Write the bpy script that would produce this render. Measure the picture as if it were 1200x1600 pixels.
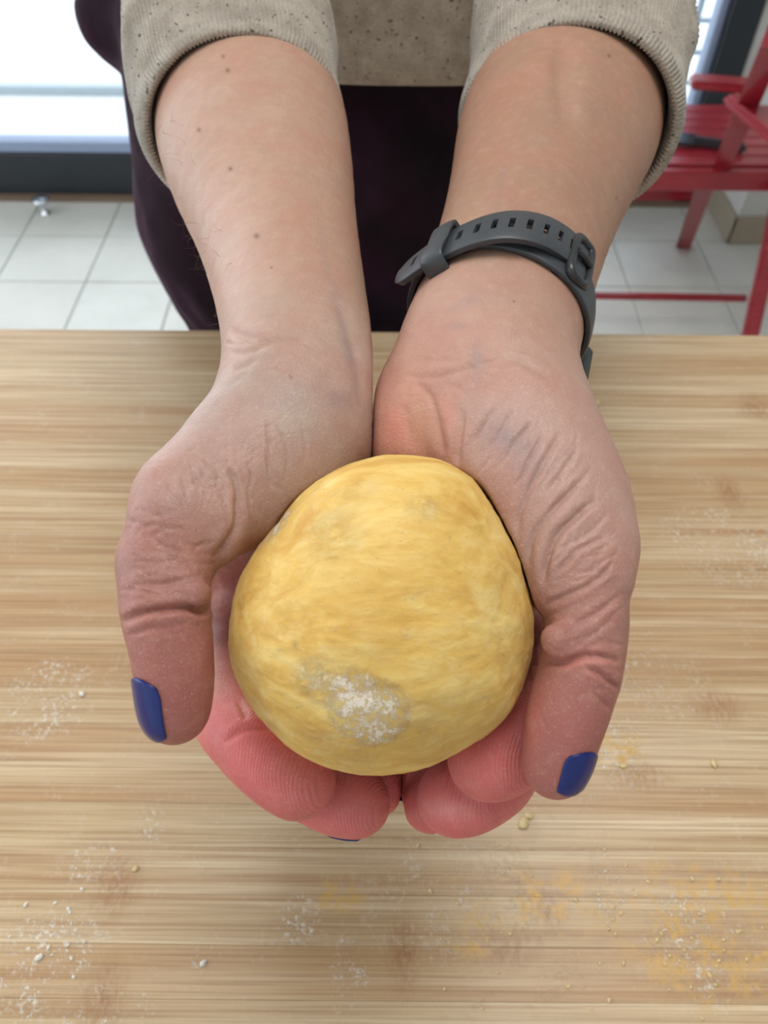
import bpy, bmesh, math, random
import numpy as np
from mathutils import Vector, Matrix
from mathutils.bvhtree import BVHTree
for o in list(bpy.data.objects): bpy.data.objects.remove(o)
C = bpy.context.scene.collection
rnd = random.Random(7)
# ------------------------------------------------------------------ camera
PITCH, ROLL, CAM_Z, F = math.radians(50), math.radians(0.5), 1.28, 1200.0
fwd = Vector((0, math.cos(PITCH), -math.sin(PITCH)))
up0 = Vector((0, math.sin(PITCH), math.cos(PITCH)))
rt0 = Vector((1, 0, 0))
right = rt0*math.cos(ROLL) + up0*math.sin(ROLL)
up = up0*math.cos(ROLL) - rt0*math.sin(ROLL)
CAM = Vector((0, 0, CAM_Z))
cd = bpy.data.cameras.new('camera'); cam = bpy.data.objects.new('camera', cd); C.objects.link(cam)
m = Matrix((right, up, -fwd)).transposed().to_4x4(); m.translation = CAM
cam.matrix_world = m
cd.sensor_fit = 'VERTICAL'; cd.sensor_height = 36; cd.sensor_width = 27; cd.lens = 27
cd.clip_start = 0.01; cd.clip_end = 200
cd.dof.use_dof = True; cd.dof.focus_distance = 0.225; cd.dof.aperture_fstop = 17
bpy.context.scene.camera = cam
# ------------------------------------------------------------------ world and light
w = bpy.data.worlds.new('world'); bpy.context.scene.world = w; w.use_nodes = True
bg = w.node_tree.nodes['Background']; bg.inputs[0].default_value = (0.86, 0.93, 1.0, 1); bg.inputs[1].default_value = 3.0
def area(name, loc, rot, sx, sy, power, col):
    l = bpy.data.lights.new(name, 'AREA'); l.shape = 'RECTANGLE'; l.size = sx; l.size_y = sy; l.energy = power; l.color = col
    o = bpy.data.objects.new(name, l); C.objects.link(o); o.location = loc; o.rotation_euler = rot; return o
area('window_daylight', (-1.1, 2.3, 1.35), (math.radians(-90), 0, 0), 3.2, 1.9, 26, (0.90, 0.95, 1.0))
area('side_window_daylight', (-2.6, 0.3, 1.9), (math.radians(62), 0, math.radians(-90)), 2.4, 1.6, 14, (0.92, 0.96, 1.0))
area('ceiling_lamp', (0.12, 0.42, 2.38), (0, 0, 0), .7, .7, 16, (1.0, 0.97, 0.92))
vs = bpy.context.scene.view_settings
vs.view_transform = 'Standard'; vs.look = 'None'; vs.gamma = 1; vs.exposure = -0.42; vs.use_curve_mapping = False
# ------------------------------------------------------------------ helpers
def P(px, py, Z):                      # a point seen at pixel (px, py), Z metres in front of the camera
    return CAM + fwd*Z + right*((px-600)/F*Z) + up*((800-py)/F*Z)
def on_plane(px, py, z):
    d = fwd + right*((px-600)/F) + up*((800-py)/F)
    return CAM + d*((z-CAM_Z)/d.z)
def tag(o, label=None, cat=None, group=None, kind=None):
    if label: o['label'] = label
    if cat: o['category'] = cat
    if group: o['group'] = group
    if kind: o['kind'] = kind
    return o
def empty(name, loc=(0, 0, 0), rz=0):
    o = bpy.data.objects.new(name, None); C.objects.link(o); o.location = loc; o.rotation_euler = (0, 0, rz); o.empty_display_size = .05; return o
def link(name, me, mat=None, parent=None):
    o = bpy.data.objects.new(name, me); C.objects.link(o)
    if mat and not me.materials: me.materials.append(mat)
    if parent is not None:
        o.parent = parent
    return o
def mesh_np(name, V, Fq, smooth=True, mat=None, parent=None, world=True):
    me = bpy.data.meshes.new(name)
    V = np.asarray(V, dtype=np.float64); Fq = np.asarray(Fq); t_ = V[Fq[:, :3]]-V.mean(0); t2_ = V[Fq[:, [0, 2, 3]]]-V.mean(0)
    if (np.linalg.det(t_).sum()+np.linalg.det(t2_).sum()) < 0: Fq = Fq[:, ::-1]
    if parent is not None and world:
        V = V - np.array(parent_loc(parent))
    me.from_pydata(V.tolist(), [], [tuple(int(i) for i in f) for f in Fq]) if len(Fq) < 60000 else quick(me, V, Fq)
    if smooth: me.polygons.foreach_set('use_smooth', [True]*len(me.polygons))
    me.update()
    return link(name, me, mat, parent)
def parent_loc(p):
    v = Vector((0, 0, 0))
    while p is not None: v += p.location; p = p.parent
    return v
def quick(me, V, Fq):
    Fq = np.asarray(Fq, dtype=np.int32); n = len(Fq)
    me.vertices.add(len(V)); me.vertices.foreach_set('co', V.astype(np.float32).ravel())
    me.loops.add(n*4); me.loops.foreach_set('vertex_index', Fq.ravel())
    me.polygons.add(n); me.polygons.foreach_set('loop_start', np.arange(0, n*4, 4, dtype=np.int32))
    me.update(calc_edges=True)
def bm_obj(name, bm, mat=None, parent=None, smooth=False, world=True):
    me = bpy.data.meshes.new(name)
    if parent is not None and world:
        bmesh.ops.translate(bm, verts=bm.verts, vec=-parent_loc(parent))
    bmesh.ops.recalc_face_normals(bm, faces=bm.faces)
    bm.to_mesh(me); bm.free()
    if smooth: me.polygons.foreach_set('use_smooth', [True]*len(me.polygons))
    return link(name, me, mat, parent)
def add_box(bm, lo, hi, bev=0.0, seg=1):
    r = bmesh.ops.create_cube(bm, size=1)
    vs_ = r['verts']
    for v in vs_:
        v.co = Vector([lo[i] + (v.co[i]+.5)*(hi[i]-lo[i]) for i in range(3)])
    if bev > 0:
        es = list({e for v in vs_ for e in v.link_edges})
        bmesh.ops.bevel(bm, geom=es, offset=bev, segments=seg, affect='EDGES', profile=.7)
def box(name, lo, hi, mat, parent=None, bev=0.0, seg=1):
    bm = bmesh.new(); add_box(bm, lo, hi, bev, seg); return bm_obj(name, bm, mat, parent)
def add_beam(bm, a, b, wx, wy, upv=Vector((0, 0, 1)), bev=0.0):    # a bar of rectangular section from a to b
    a, b = Vector(a), Vector(b); d = (b-a); L = d.length; d.normalize()
    s = d.cross(upv)
    if s.length < 1e-4: s = d.cross(Vector((0, 1, 0)))
    s.normalize(); t = s.cross(d)
    M = Matrix((s, t, d)).transposed().to_4x4(); M.translation = (a+b)/2
    r = bmesh.ops.create_cube(bm, size=1)
    for v in r['verts']: v.co = M @ Vector((v.co.x*wx, v.co.y*wy, v.co.z*L))
    if bev > 0:
        es = list({e for v in r['verts'] for e in v.link_edges})
        bmesh.ops.bevel(bm, geom=es, offset=bev, segments=2, affect='EDGES')
def beam(name, a, b, wx, wy, mat, parent=None, upv=Vector((0, 0, 1)), bev=0.0):
    bm = bmesh.new(); add_beam(bm, a, b, wx, wy, upv, bev); return bm_obj(name, bm, mat, parent)
def lathe(prof, n=32):
    bm = bmesh.new(); rings = []
    for r, z in prof:
        rings.append([bm.verts.new((max(r, 1e-5)*math.cos(2*math.pi*i/n), max(r, 1e-5)*math.sin(2*math.pi*i/n), z)) for i in range(n)])
    for a, b in zip(rings, rings[1:]):
        for i in range(n): bm.faces.new((a[i], a[(i+1) % n], b[(i+1) % n], b[i]))
    bm.faces.new(rings[0][::-1]); bm.faces.new(rings[-1]); return bm
def spline(pts, n):
    pts = np.array(pts, dtype=float); k = len(pts)
    q = np.vstack([2*pts[0]-pts[1], pts, 2*pts[-1]-pts[-2]])
    out = []
    for t in np.linspace(0, k-1-1e-9, n):
        i = int(t); u = t-i; a, b, c, d = q[i], q[i+1], q[i+2], q[i+3]
        out.append(.5*((2*b)+(-a+c)*u+(2*a-5*b+4*c-d)*u*u+(-a+3*b-3*c+d)*u**3))
    return np.array(out)
# ------------------------------------------------------------------ node material helpers
class NM:
    def __init__(s, name):
        s.m = bpy.data.materials.new(name); s.m.use_nodes = True; s.t = s.m.node_tree
        s.b = s.t.nodes['Principled BSDF']
    def n(s, typ, ins=None, **kw):
        nd = s.t.nodes.new(typ)
        for k, v in kw.items(): setattr(nd, k, v)
        for k, v in (ins or {}).items():
            if isinstance(v, bpy.types.NodeSocket): s.t.links.new(v, nd.inputs[k])
            else: nd.inputs[k].default_value = v
        return nd
    def set(s, **kw):
        for k, v in kw.items():
            k = k.replace('_', ' ')
            if isinstance(v, bpy.types.NodeSocket): s.t.links.new(v, s.b.inputs[k])
            else: s.b.inputs[k].default_value = (*v, 1) if (isinstance(v, tuple) and len(v) == 3 and 'Color' in k) else v
        return s
    def co(s, scale=(1, 1, 1), loc=(0, 0, 0), rot=(0, 0, 0), src='Object'):
        tc = s.n('ShaderNodeTexCoord'); mp = s.n('ShaderNodeMapping', {0: tc.outputs[src]})
        mp.inputs['Scale'].default_value = scale; mp.inputs['Location'].default_value = loc; mp.inputs['Rotation'].default_value = rot
        return mp.outputs[0]
    def pos(s, scale=(1, 1, 1), loc=(0, 0, 0), rot=(0, 0, 0)):
        g = s.n('ShaderNodeNewGeometry'); mp = s.n('ShaderNodeMapping', {0: g.outputs['Position']})
        mp.inputs['Scale'].default_value = scale; mp.inputs['Location'].default_value = loc; mp.inputs['Rotation'].default_value = rot
        return mp.outputs[0]
    def noise(s, vec, scale=5, detail=3, rough=.5, dist=0):
        return s.n('ShaderNodeTexNoise', {'Vector': vec, 'Scale': scale, 'Detail': detail, 'Roughness': rough, 'Distortion': dist}).outputs['Fac']
    def ramp(s, fac, stops):
        r = s.n('ShaderNodeValToRGB', {0: fac}); e = r.color_ramp.elements
        while len(e) < len(stops): e.new(.5)
        for i, (p, c) in enumerate(stops):
            e[i].position = p; e[i].color = (c, c, c, 1) if isinstance(c, float) else (c if len(c) == 4 else (*c, 1))
        return r.outputs[0]
    def mix(s, fac, a, b, mode='MIX'):
        nd = s.t.nodes.new('ShaderNodeMix'); nd.data_type = 'RGBA'; nd.blend_type = mode
        for i, v in ((0, fac), (6, a), (7, b)):
            if isinstance(v, bpy.types.NodeSocket): s.t.links.new(v, nd.inputs[i])
            else: nd.inputs[i].default_value = v if i == 0 else ((*v, 1) if len(v) == 3 else v)
        return nd.outputs[2]
    def math(s, op, a, b=0.0, c=0.0):
        nd = s.n('ShaderNodeMath', operation=op)
        for i, v in enumerate((a, b, c)):
            if isinstance(v, bpy.types.NodeSocket): s.t.links.new(v, nd.inputs[i])
            else: nd.inputs[i].default_value = v
        return nd.outputs[0]
    def bump(s, h, strength=.3, dist=.001, prev=None):
        ins = {'Height': h, 'Strength': strength, 'Distance': dist}
        if prev is not None: ins['Normal'] = prev
        return s.n('ShaderNodeBump', ins).outputs[0]
    def spot(s, p, rx, ry, pw=1.0):           # soft round mask about a world point (radius rx along x, ry along y and z)
        v = s.pos()
        d = s.n('ShaderNodeVectorMath', {0: v, 1: tuple(p)}, operation='SUBTRACT').outputs[0]
        d = s.n('ShaderNodeVectorMath', {0: d, 1: (1/rx, 1/ry, 1/ry)}, operation='MULTIPLY').outputs[0]
        l = s.n('ShaderNodeVectorMath', {0: d}, operation='LENGTH').outputs['Value']
        return s.math('MAXIMUM', s.math('SUBTRACT', 1.0, l), 0.0)
def lin(r, g, b):
    f = lambda c: (c/255/12.92) if c/255 < .04045 else ((c/255+.055)/1.055)**2.4
    return (f(r), f(g), f(b))
def plain(name, col, rough=.5, metal=0.0, bumpy=0.0, spec=.5, vary=.08, nscale=30):
    M = NM(name)
    nz = M.noise(M.pos(), nscale, 4)
    c = M.mix(nz, tuple(x*(1-vary) for x in col), tuple(min(1, x*(1+vary)) for x in col))
    M.set(Base_Color=c, Roughness=rough, Metallic=metal, Specular_IOR_Level=spec)
    if bumpy: M.set(Normal=M.bump(M.noise(M.pos(), nscale*8, 3), bumpy, .002))
    return M.m
# ================================================================== THE ROOM
WALL_Y = 2.42
# floor tiles -------------------------------------------------------
def tile_mat():
    M = NM('floor_tile_stone')
    a = M.noise(M.pos(), 3.5, 5, .6); b = M.noise(M.pos(), 40, 3)
    c = M.ramp(a, [(.3, lin(200, 202, 198)), (.7, lin(224, 226, 222))])
    c = M.mix(M.math('MULTIPLY', b, .25), c, lin(188, 184, 174))
    oi = M.n('ShaderNodeObjectInfo').outputs['Random']
    c = M.mix(M.math('MULTIPLY', oi, .22), c, lin(200, 192, 178))
    M.set(Base_Color=c, Roughness=.32, Normal=M.bump(b, .08, .001)); return M.m
mt_tile = tile_mat(); mt_grout = plain('grout', lin(182, 184, 180), .8)
floor = box('floor', (-2.6, -0.9, -0.03), (2.2, WALL_Y+.02, -0.004), mt_grout); tag(floor, kind='structure')
TS = 0.262; TY = .247; ty0 = 2.181+TY
bmt = bmesh.new(); add_box(bmt, (-TS/2+.0025, -TY/2+.0025, -.006), (TS/2-.0025, TY/2-.0025, 0), .0012, 1)
tme = bpy.data.meshes.new('tile'); bmt.to_mesh(tme); bmt.free(); tme.materials.append(mt_tile)
x0t = on_plane(164, 373, 0).x
for i in range(-7, 9):
    for j in range(0, 12):
        cx, cy = x0t+(i+.5)*TS, ty0-(j+.5)*TY
        if cx < -2.5 or cx > 2.1: continue
        t = bpy.data.objects.new('tile', tme); C.objects.link(t); t.parent = floor; t.location = (cx, cy, rnd.uniform(-.0004, .0004))
mt_wall = plain('wall_plaster', lin(214, 214, 210), .85, bumpy=.15, nscale=18)
mt_dark = plain('anthracite_aluminium', lin(38, 44, 50), .45, nscale=60)
mt_blue = plain('silver_blue_aluminium', lin(150, 165, 195), .35, .3, nscale=60)
mt_sill = plain('brown_threshold', lin(120, 100, 82), .6)
mt_base = plain('beige_baseboard', lin(170, 158, 140), .5)
# window wall: opening from x=-2.4 to 0.93
def win_glass():
    M = NM('window_glass'); t = M.t
    gl = M.n('ShaderNodeBsdfGlossy', {'Roughness': .02}); tr = M.n('ShaderNodeBsdfTransparent', {0: (.96, .98, .98, 1)})
    fr = M.n('ShaderNodeFresnel', {0: 1.3})
    mx = M.n('ShaderNodeMixShader', {0: fr.outputs[0], 1: tr.outputs[0], 2: gl.outputs[0]})
    t.links.new(mx.outputs[0], t.nodes['Material Output'].inputs[0]); return M.m
win = empty('window_1', (-.75, WALL_Y, 0)); tag(win, kind='structure')
box('bottom_rail', (-2.45, WALL_Y, .0), (.935, WALL_Y+.07, .142), mt_dark, win, .004)
box('glazing_bead', (-2.45, WALL_Y+.006, .1425), (.915, WALL_Y+.06, .176), mt_blue, win, .003)
box('side_bead', (.913, WALL_Y+.006, .1425), (.937, WALL_Y+.06, 2.18), mt_blue, win, .003)
box('frame_post', (.937, WALL_Y-.02, .0), (1.025, WALL_Y+.08, 2.3), mt_dark, win, .004)
box('top_rail', (-2.45, WALL_Y, 2.18), (.935, WALL_Y+.07, 2.3), mt_dark, win, .004)
box('pane', (-2.45, WALL_Y+.03, .17), (.915, WALL_Y+.036, 2.18), win_glass(), win)
tag(box('trim_1', (-2.45, WALL_Y-.035, .0), (1.03, WALL_Y-.001, .012), mt_sill, None, .002), kind='structure')
tag(box('wall_right', (1.06, 2.18, 0), (2.2, 2.55, 2.45), mt_wall, None, .003), kind='structure')
tag(box('trim_2', (1.028, WALL_Y-.005, .0), (1.059, 2.55, 2.45), mt_wall), kind='structure')
bb = bmesh.new(); add_box(bb, (1.05, 2.168, 0), (2.2, 2.179, .085), .002); add_box(bb, (1.048, 2.168, 0), (1.0595, 2.41, .085), .002)
tag(bm_obj('baseboard_right', bb, mt_base), kind='structure')
tag(box('ceiling', (-2.6, -0.9, 2.45), (2.2, 2.6, 2.5), mt_wall), kind='structure')
tag(box('wall_back', (-2.6, WALL_Y, 2.3), (1.06, 2.55, 2.45), mt_wall), kind='structure')
wl = bmesh.new()
for lo_, hi_ in (((-2.7, -0.9, 0), (-2.6, -.7, 2.45)), ((-2.7, 1.9, 0), (-2.6, 2.55, 2.45)), ((-2.7, -.7, 0), (-2.6, 1.9, .5)), ((-2.7, -.7, 2.2), (-2.6, 1.9, 2.45))): add_box(wl, lo_, hi_)
tag(bm_obj('wall_left', wl, mt_wall), kind='structure')
tag(box('wall_front', (-2.7, -1.0, 0), (2.3, -.9, 2.45), mt_wall), kind='structure')
tag(box('wall_side', (2.2, -.9, 0), (2.3, 2.18, 2.45), mt_wall), kind='structure')
# outside: terrace slab, low parapet, steel railing
mt_conc = plain('pale_terrace_concrete', lin(235, 236, 238), .8)
tag(box('trim_3', (-5, WALL_Y+.08, -.25), (3, 6.5, -.02), mt_conc), kind='structure')
mt_rail = plain('grey_blue_steel', lin(150, 165, 180), .4, .4)
rail = empty('terrace_railing', (.55, 3.0, -.02)); tag(rail, 'grey blue ladder-like steel railing outside, behind the red chair', 'railing')
for x in (.86, 1.06, 1.26):
    beam('upright', (x, 3.0, -.02), (x, 3.0, 1.05), .018, .018, mt_rail, rail)
for k in range(11):
    beam('rung', (.86, 3.0, .05+k*.1), (1.26, 3.0, .05+k*.1), .014, .014, mt_rail, rail)
kerb = box('terrace_kerb', (-5, 3.27, -.0195), (.6, 3.31, .012), plain('kerb_stone', lin(190, 200, 208), .7)); tag(kerb, 'low pale stone kerb on the terrace beyond the glass door', 'kerb')
# doorstop ------------------------------------------------------------
ds_p = on_plane(71, 334, 0)
ds = empty('door_stop', ds_p); tag(ds, 'small round shiny metal door stop on the pale floor tiles, far left', 'door stop')
mt_chrome = plain('brushed_steel', lin(215, 222, 230), .18, 1.0)
link('stem', None) if False else None
o = bm_obj('stem', lathe([(.016, 0), (.016, .004), (.008, .007), (.007, .03), (.009, .036)], 24), mt_chrome, ds, True, False)
o = bm_obj('cap', lathe([(.010, .034), (.024, .038), (.028, .044), (.027, .050), (.018, .054), (.0, .055)], 32), mt_chrome, ds, True, False)
# ================================================================== RED CHAIR
def red_mat():
    M = NM('worn_red_paint')
    n1 = M.noise(M.pos((2, 20, 20)), 6, 5, .6)
    c = M.ramp(n1, [(.25, lin(128, 28, 38)), (.6, lin(160, 38, 50)), (.85, lin(186, 62, 72))])
    M.set(Base_Color=c, Roughness=.3, Normal=M.bump(n1, .15, .001)); M.b.inputs['Coat Weight'].default_value = .3; return M.m
mt_red = red_mat()
chair = empty('garden_chair', (.86, 1.9, 0)); tag(chair, 'red painted wooden folding armchair with a slatted seat, behind at right', 'chair')
def W(px, py, z): return on_plane(px, py, z)
SZ = .45
seat_y0, seat_y1 = 1.74, 2.07
def sx_at(px, y, z): # x so that point (x,y,z) falls on pixel column px (small roll ignored)
    dep = y*math.cos(PITCH) + (CAM_Z-z)*math.sin(PITCH); return (px-600)/F*dep
ns = 7
for k in range(ns):
    y = seat_y0 + (k+.5)*(seat_y1-seat_y0)/ns
    bm = bmesh.new(); add_box(bm, (.50, y-.0215, SZ-.018), (1.05, y+.0215, SZ), .004, 2); bm_obj('slat', bm, mt_red, chair)
for x in (.53, 1.0):
    box('seat_rail', (x-.014, seat_y0-.01, SZ-.06), (x+.014, seat_y1+.01, SZ-.0185), mt_red, chair, .003)
box('front_apron', (.50, seat_y0-.025, SZ-.05), (1.05, seat_y0-.0055, SZ-.004), mt_red, chair, .003)
ffoot = W(1068, 384, .0)
beam('leg', W(1112, 262, .42), ffoot, .034, .022, mt_red, chair, bev=.004)
beam('leg', (.905, 1.72, .46), (.86, 1.42, 0), .036, .024, mt_red, chair, bev=.004)
beam('leg', (.52, 1.78, .43), (.50, 1.79, 0), .034, .022, mt_red, chair, bev=.004)
beam('stretcher', W(900, 301, .2), W(1098, 301, .2), .02, .03, mt_red, chair, bev=.003)
beam('stretcher', W(880, 461, .12), W(1166, 466, .12), .016, .016, mt_red, chair, bev=.003)
a0 = W(1078, 127, .62); a1 = W(1172, 134, .62)
beam('armrest', a0, a1, .05, .018, mt_red, chair, bev=.005)
bpt = W(1212, 60, .8)
beam('back_post', a1+Vector((0, 0, -.16)), bpt, .03, .03, mt_red, chair, bev=.004)
n0 = W(1146, 152, .64); n1_ = W(1240, 232, .64)
beam('armrest', n0, n1_, .052, .02, mt_red, chair, bev=.008)
beam('back_post', (1.02, 1.62, .4), n1_+Vector((0.02, 0, .3)), .03, .03, mt_red, chair, bev=.004)
# utensil on the seat
ut0 = W(1043, 213, SZ+.012); ut1 = W(1088, 220, SZ+.012); ut2 = W(1166, 232, SZ+.012)
spat = empty('hand_trowel', (ut1.x, ut1.y, SZ)); tag(spat, 'dark grey hand tool with a shiny head lying on the red chair seat', 'tool')
beam('blade', ut0, ut1, .05, .006, plain('dark_shiny_steel', lin(90, 92, 98), .2, .9), spat, bev=.002)
beam('handle', ut1-(ut1-ut0)*.2, ut2, .022, .02, plain('dark_grey_plastic', lin(52, 52, 58), .4), spat, bev=.006)
# ================================================================== BAMBOO TABLE TOP
BZ = 0.88; EDGE_Y = on_plane(600, 519, BZ).y
tab = empty('bamboo_table', (0, .1, 0)); tag(tab, 'pale bamboo table top of long glued strips dusted with flour', 'table')
def bamboo_mat():
    M = NM('bamboo_strip')
    g = M.n('ShaderNodeNewGeometry').outputs['Position']
    oi = M.n('ShaderNodeObjectInfo')
    rv = oi.outputs['Random']
    off = M.n('ShaderNodeCombineXYZ', {0: M.math('MULTIPLY', rv, 37.0), 1: M.math('MULTIPLY', rv, 11.0), 2: 0.0}).outputs[0]
    gp = M.n('ShaderNodeVectorMath', {0: g, 1: off}, operation='ADD').outputs[0]
    def st(v, s): return M.n('ShaderNodeVectorMath', {0: v, 1: s}, operation='MULTIPLY').outputs[0]
    fib = M.noise(st(gp, (9, 900, 1)), 1, 3, .6)       # hair-fine fibres
    fib2 = M.noise(st(gp, (3, 230, 1)), 1, 4, .65)
    broad = M.noise(st(gp, (1.6, 34, 1)), 1, 3, .5)
    bright = M.noise(st(gp, (2.2, 70, 1)), 1, 2, .5)
    c = M.ramp(rv, [(0.0, lin(188, 154, 114)), (.35, lin(206, 180, 142)), (.7, lin(220, 198, 164)), (1.0, lin(198, 166, 126))])
    c = M.mix(M.ramp(broad, [(.38, .0), (.68, .8)]), c, lin(190, 150, 108))
    c = M.mix(M.ramp(bright, [(.5, .0), (.72, .75)]), c, lin(240, 220, 186))
    c = M.mix(M.ramp(fib2, [(.48, .0), (.70, .62)]), c, lin(170, 126, 84))
    c = M.mix(M.ramp(fib, [(.44, .0), (.62, .50)]), c, lin(152, 112, 76))
    # growth nodes of the cane: brown speckled bands across one strip
    nodes = [(630, 1490, .010, .022), (182, 1385, .014, .02), (545, 1205, .01, .01), (1180, 635, .02, .02), (1140, 770, .012, .02), (160, 1560, .014, .02),
             (790, 1480, .02, .012), (1120, 1105, .02, .014), (860, 1420, .012, .012), (1000, 1210, .02, .012)]
    speck = M.noise(st(g, (420, 190, 1)), 1, 3, .7)
    for px, py, rx, ry in nodes:
        k = M.spot(on_plane(px, py, BZ), rx, ry)
        k = M.math('MULTIPLY', k, M.ramp(speck, [(.38, .15), (.66, .75)]))
        c = M.mix(M.math('MINIMUM', M.math('MULTIPLY', k, 1.1), .8), c, lin(150, 98, 56))
    # flour and dough smears
    fl = M.noise(g, 420, 5, .75); fl2 = M.noise(g, 70, 4, .65, .4)
    smear = M.math('MULTIPLY', M.ramp(fl, [(.50, .0), (.64, 1.0)]), M.ramp(fl2, [(.50, .0), (.70, 1.0)]))
    tot = None
    for px, py, rx, ry, a in [(470, 1438, .012, .013, 1.3), (80, 1480, .03, .016, 1.3), (150, 1350, .02, .012, .9), (75, 1090, .03, .03, 1.0), (945, 1385, .01, .022, 1.2),
                         (315, 1502, .006, .01, 1.3), (545, 1520, .01, .02, .9), (1130, 850, .05, .04, .8), (1020, 1070, .04, .03, .6), (960, 1165, .02, .03, .9),
                         (120, 1580, .04, .014, .9), (1090, 1480, .03, .03, 1.0), (235, 1290, .01, .01, .8), (700, 1390, .05, .04, .5), (30, 1530, .02, .02, .9)]:
        k = M.math('MULTIPLY', M.math('MINIMUM', M.math('MULTIPLY', M.spot(on_plane(px, py, BZ), rx, ry), 2.4), 1.0), a)
        tot = k if tot is None else M.math('MAXIMUM', tot, k)
    fine = M.ramp(fl, [(.52, .0), (.62, 1.0)])
    sm = M.math('MINIMUM', M.math('MULTIPLY', M.math('MULTIPLY', tot, fine), M.ramp(fl2, [(.42, .12), (.60, 1.0)])), .75)
    sm = M.math('MAXIMUM', sm, M.math('MULTIPLY', smear, .25))
    c = M.mix(sm, c, lin(240, 232, 220))
    yel = None
    for px, py, rx, ry in [(1150, 1500, .03, .02), (960, 1170, .02, .014), (530, 1400, .014, .01), (740, 1450, .02, .016), (1100, 1450, .05, .04), (870, 1410, .03, .02)]:
        k = M.spot(on_plane(px, py, BZ), rx, ry); yel = k if yel is None else M.math('MAXIMUM', yel, k)
    yk = M.math('MULTIPLY', M.math('MINIMUM', M.math('MULTIPLY', yel, 2.0), 1.0), M.ramp(M.noise(g, 130, 5, .7), [(.48, .0), (.62, .8)]))
    c = M.mix(yk, c, lin(214, 170, 92))
    M.set(Base_Color=c, Roughness=M.math('ADD', .30, M.math('MULTIPLY', fib2, .15)), Specular_IOR_Level=.55)
    nb = M.bump(fib, .22, .0004); nb = M.bump(fib2, .2, .0006, nb); nb = M.bump(M.math('MULTIPLY', sm, 1.0), .5, .0006, nb)
    M.set(Normal=nb); return M.m
mt_bam = bamboo_mat()
y = EDGE_Y; k = 0
while y > -.30:
    wd = .0215 if k else .030
    bm = bmesh.new(); add_box(bm, (-.82, y-wd+.00004, BZ-.038), (.82, y-.00004, BZ - rnd.uniform(0, .00010)), .00010, 1)
    bm_obj('bamboo_strip', bm, mt_bam, tab); y -= wd; k += 1
NEAR_Y = y
mt_leg = plain('oak_leg', lin(190, 160, 120), .5)
for sx in (-1, 1):
    for yy in (NEAR_Y+.06, EDGE_Y-.07):
        box('leg', (sx*.74-.03, yy-.03, 0), (sx*.74+.03, yy+.03, BZ-.1105), mt_leg, tab, .004)
    box('apron', (sx*.74-.012, NEAR_Y+.05, BZ-.11), (sx*.74+.012, EDGE_Y-.05, BZ-.0385), mt_leg, tab)
box('apron', (-.727, EDGE_Y-.07, BZ-.11), (.727, EDGE_Y-.05, BZ-.0385), mt_leg, tab)
box('apron', (-.727, NEAR_Y+.05, BZ-.11), (.727, NEAR_Y+.07, BZ-.0385), mt_leg, tab)
# ================================================================== SURFACE TOOLS (signed distance fields in centimetres, camera-aligned axes)
def cm(n):          # (px, py, Z cm, r px) -> centre xyz, radius
    px, py, Z, r = n[:4]; return np.array([(px-600)/F*Z, (800-py)/F*Z, Z]), r*Z/F
def to_world(V):    # V in cm, camera axes
    R = np.array([list(right), list(up), list(fwd)]); return (V/100.0) @ R + np.array(CAM)
def from_world(V):
    R = np.array([list(right), list(up), list(fwd)]); return ((V-np.array(CAM)) @ R.T)*100
class Field:
    def __init__(s, lo, hi, h):
        s.h = h; s.lo = np.array(lo, float)
        s.n = np.ceil((np.array(hi)-s.lo)/h).astype(int)+1
        s.d = np.full(tuple(s.n), 4.0, np.float32)
    def win(s, lo, hi):
        a = np.clip(np.floor((lo-s.lo)/s.h).astype(int), 0, s.n-1); b = np.clip(np.ceil((hi-s.lo)/s.h).astype(int)+1, 1, s.n)
        ax = [(s.lo[i]+s.h*np.arange(a[i], b[i])).astype(np.float32) for i in range(3)]
        return tuple(slice(a[i], b[i]) for i in range(3)), ax[0][:, None, None], ax[1][None, :, None], ax[2][None, None, :]
    def cone(s, a, ra, b, rb, k=.6, zs=1.0):
        m_ = max(ra, rb)+k+.3
        sl, X, Y, Z = s.win(np.minimum(a, b)-m_, np.maximum(a, b)+m_)
        if any(q.stop <= q.start for q in sl): return
        ab = b-a; abz = ab[2]/zs; L2 = ab[0]**2+ab[1]**2+abz**2+1e-9
        dx, dy, dz = X-a[0], Y-a[1], (Z-a[2])/zs
        t = np.clip((dx*ab[0]+dy*ab[1]+dz*abz)/L2, 0, 1).astype(np.float32)
        d = np.sqrt((dx-t*ab[0])**2+(dy-t*ab[1])**2+(dz-t*abz)**2)-(ra+t*(rb-ra))
        s.smin(sl, d, k)
    def smin(s, sl, d, k):
        o = s.d[sl]; hh = np.maximum(k-np.abs(o-d), 0)/k
        s.d[sl] = np.minimum(o, d)-hh*hh*k*.25
    def chain(s, nodes, k=.6, zs=1.0):
        pr = [cm(n) for n in nodes]; q = spline([list(p)+[r] for p, r in pr], 3*(len(pr)-1)+1)
        for a, b in zip(q, q[1:]): s.cone(a[:3], a[3], b[:3], b[3], k, zs)
    def coords(s):
        return [(s.lo[i]+s.h*np.arange(s.n[i])).astype(np.float32) for i in range(3)]
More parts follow.
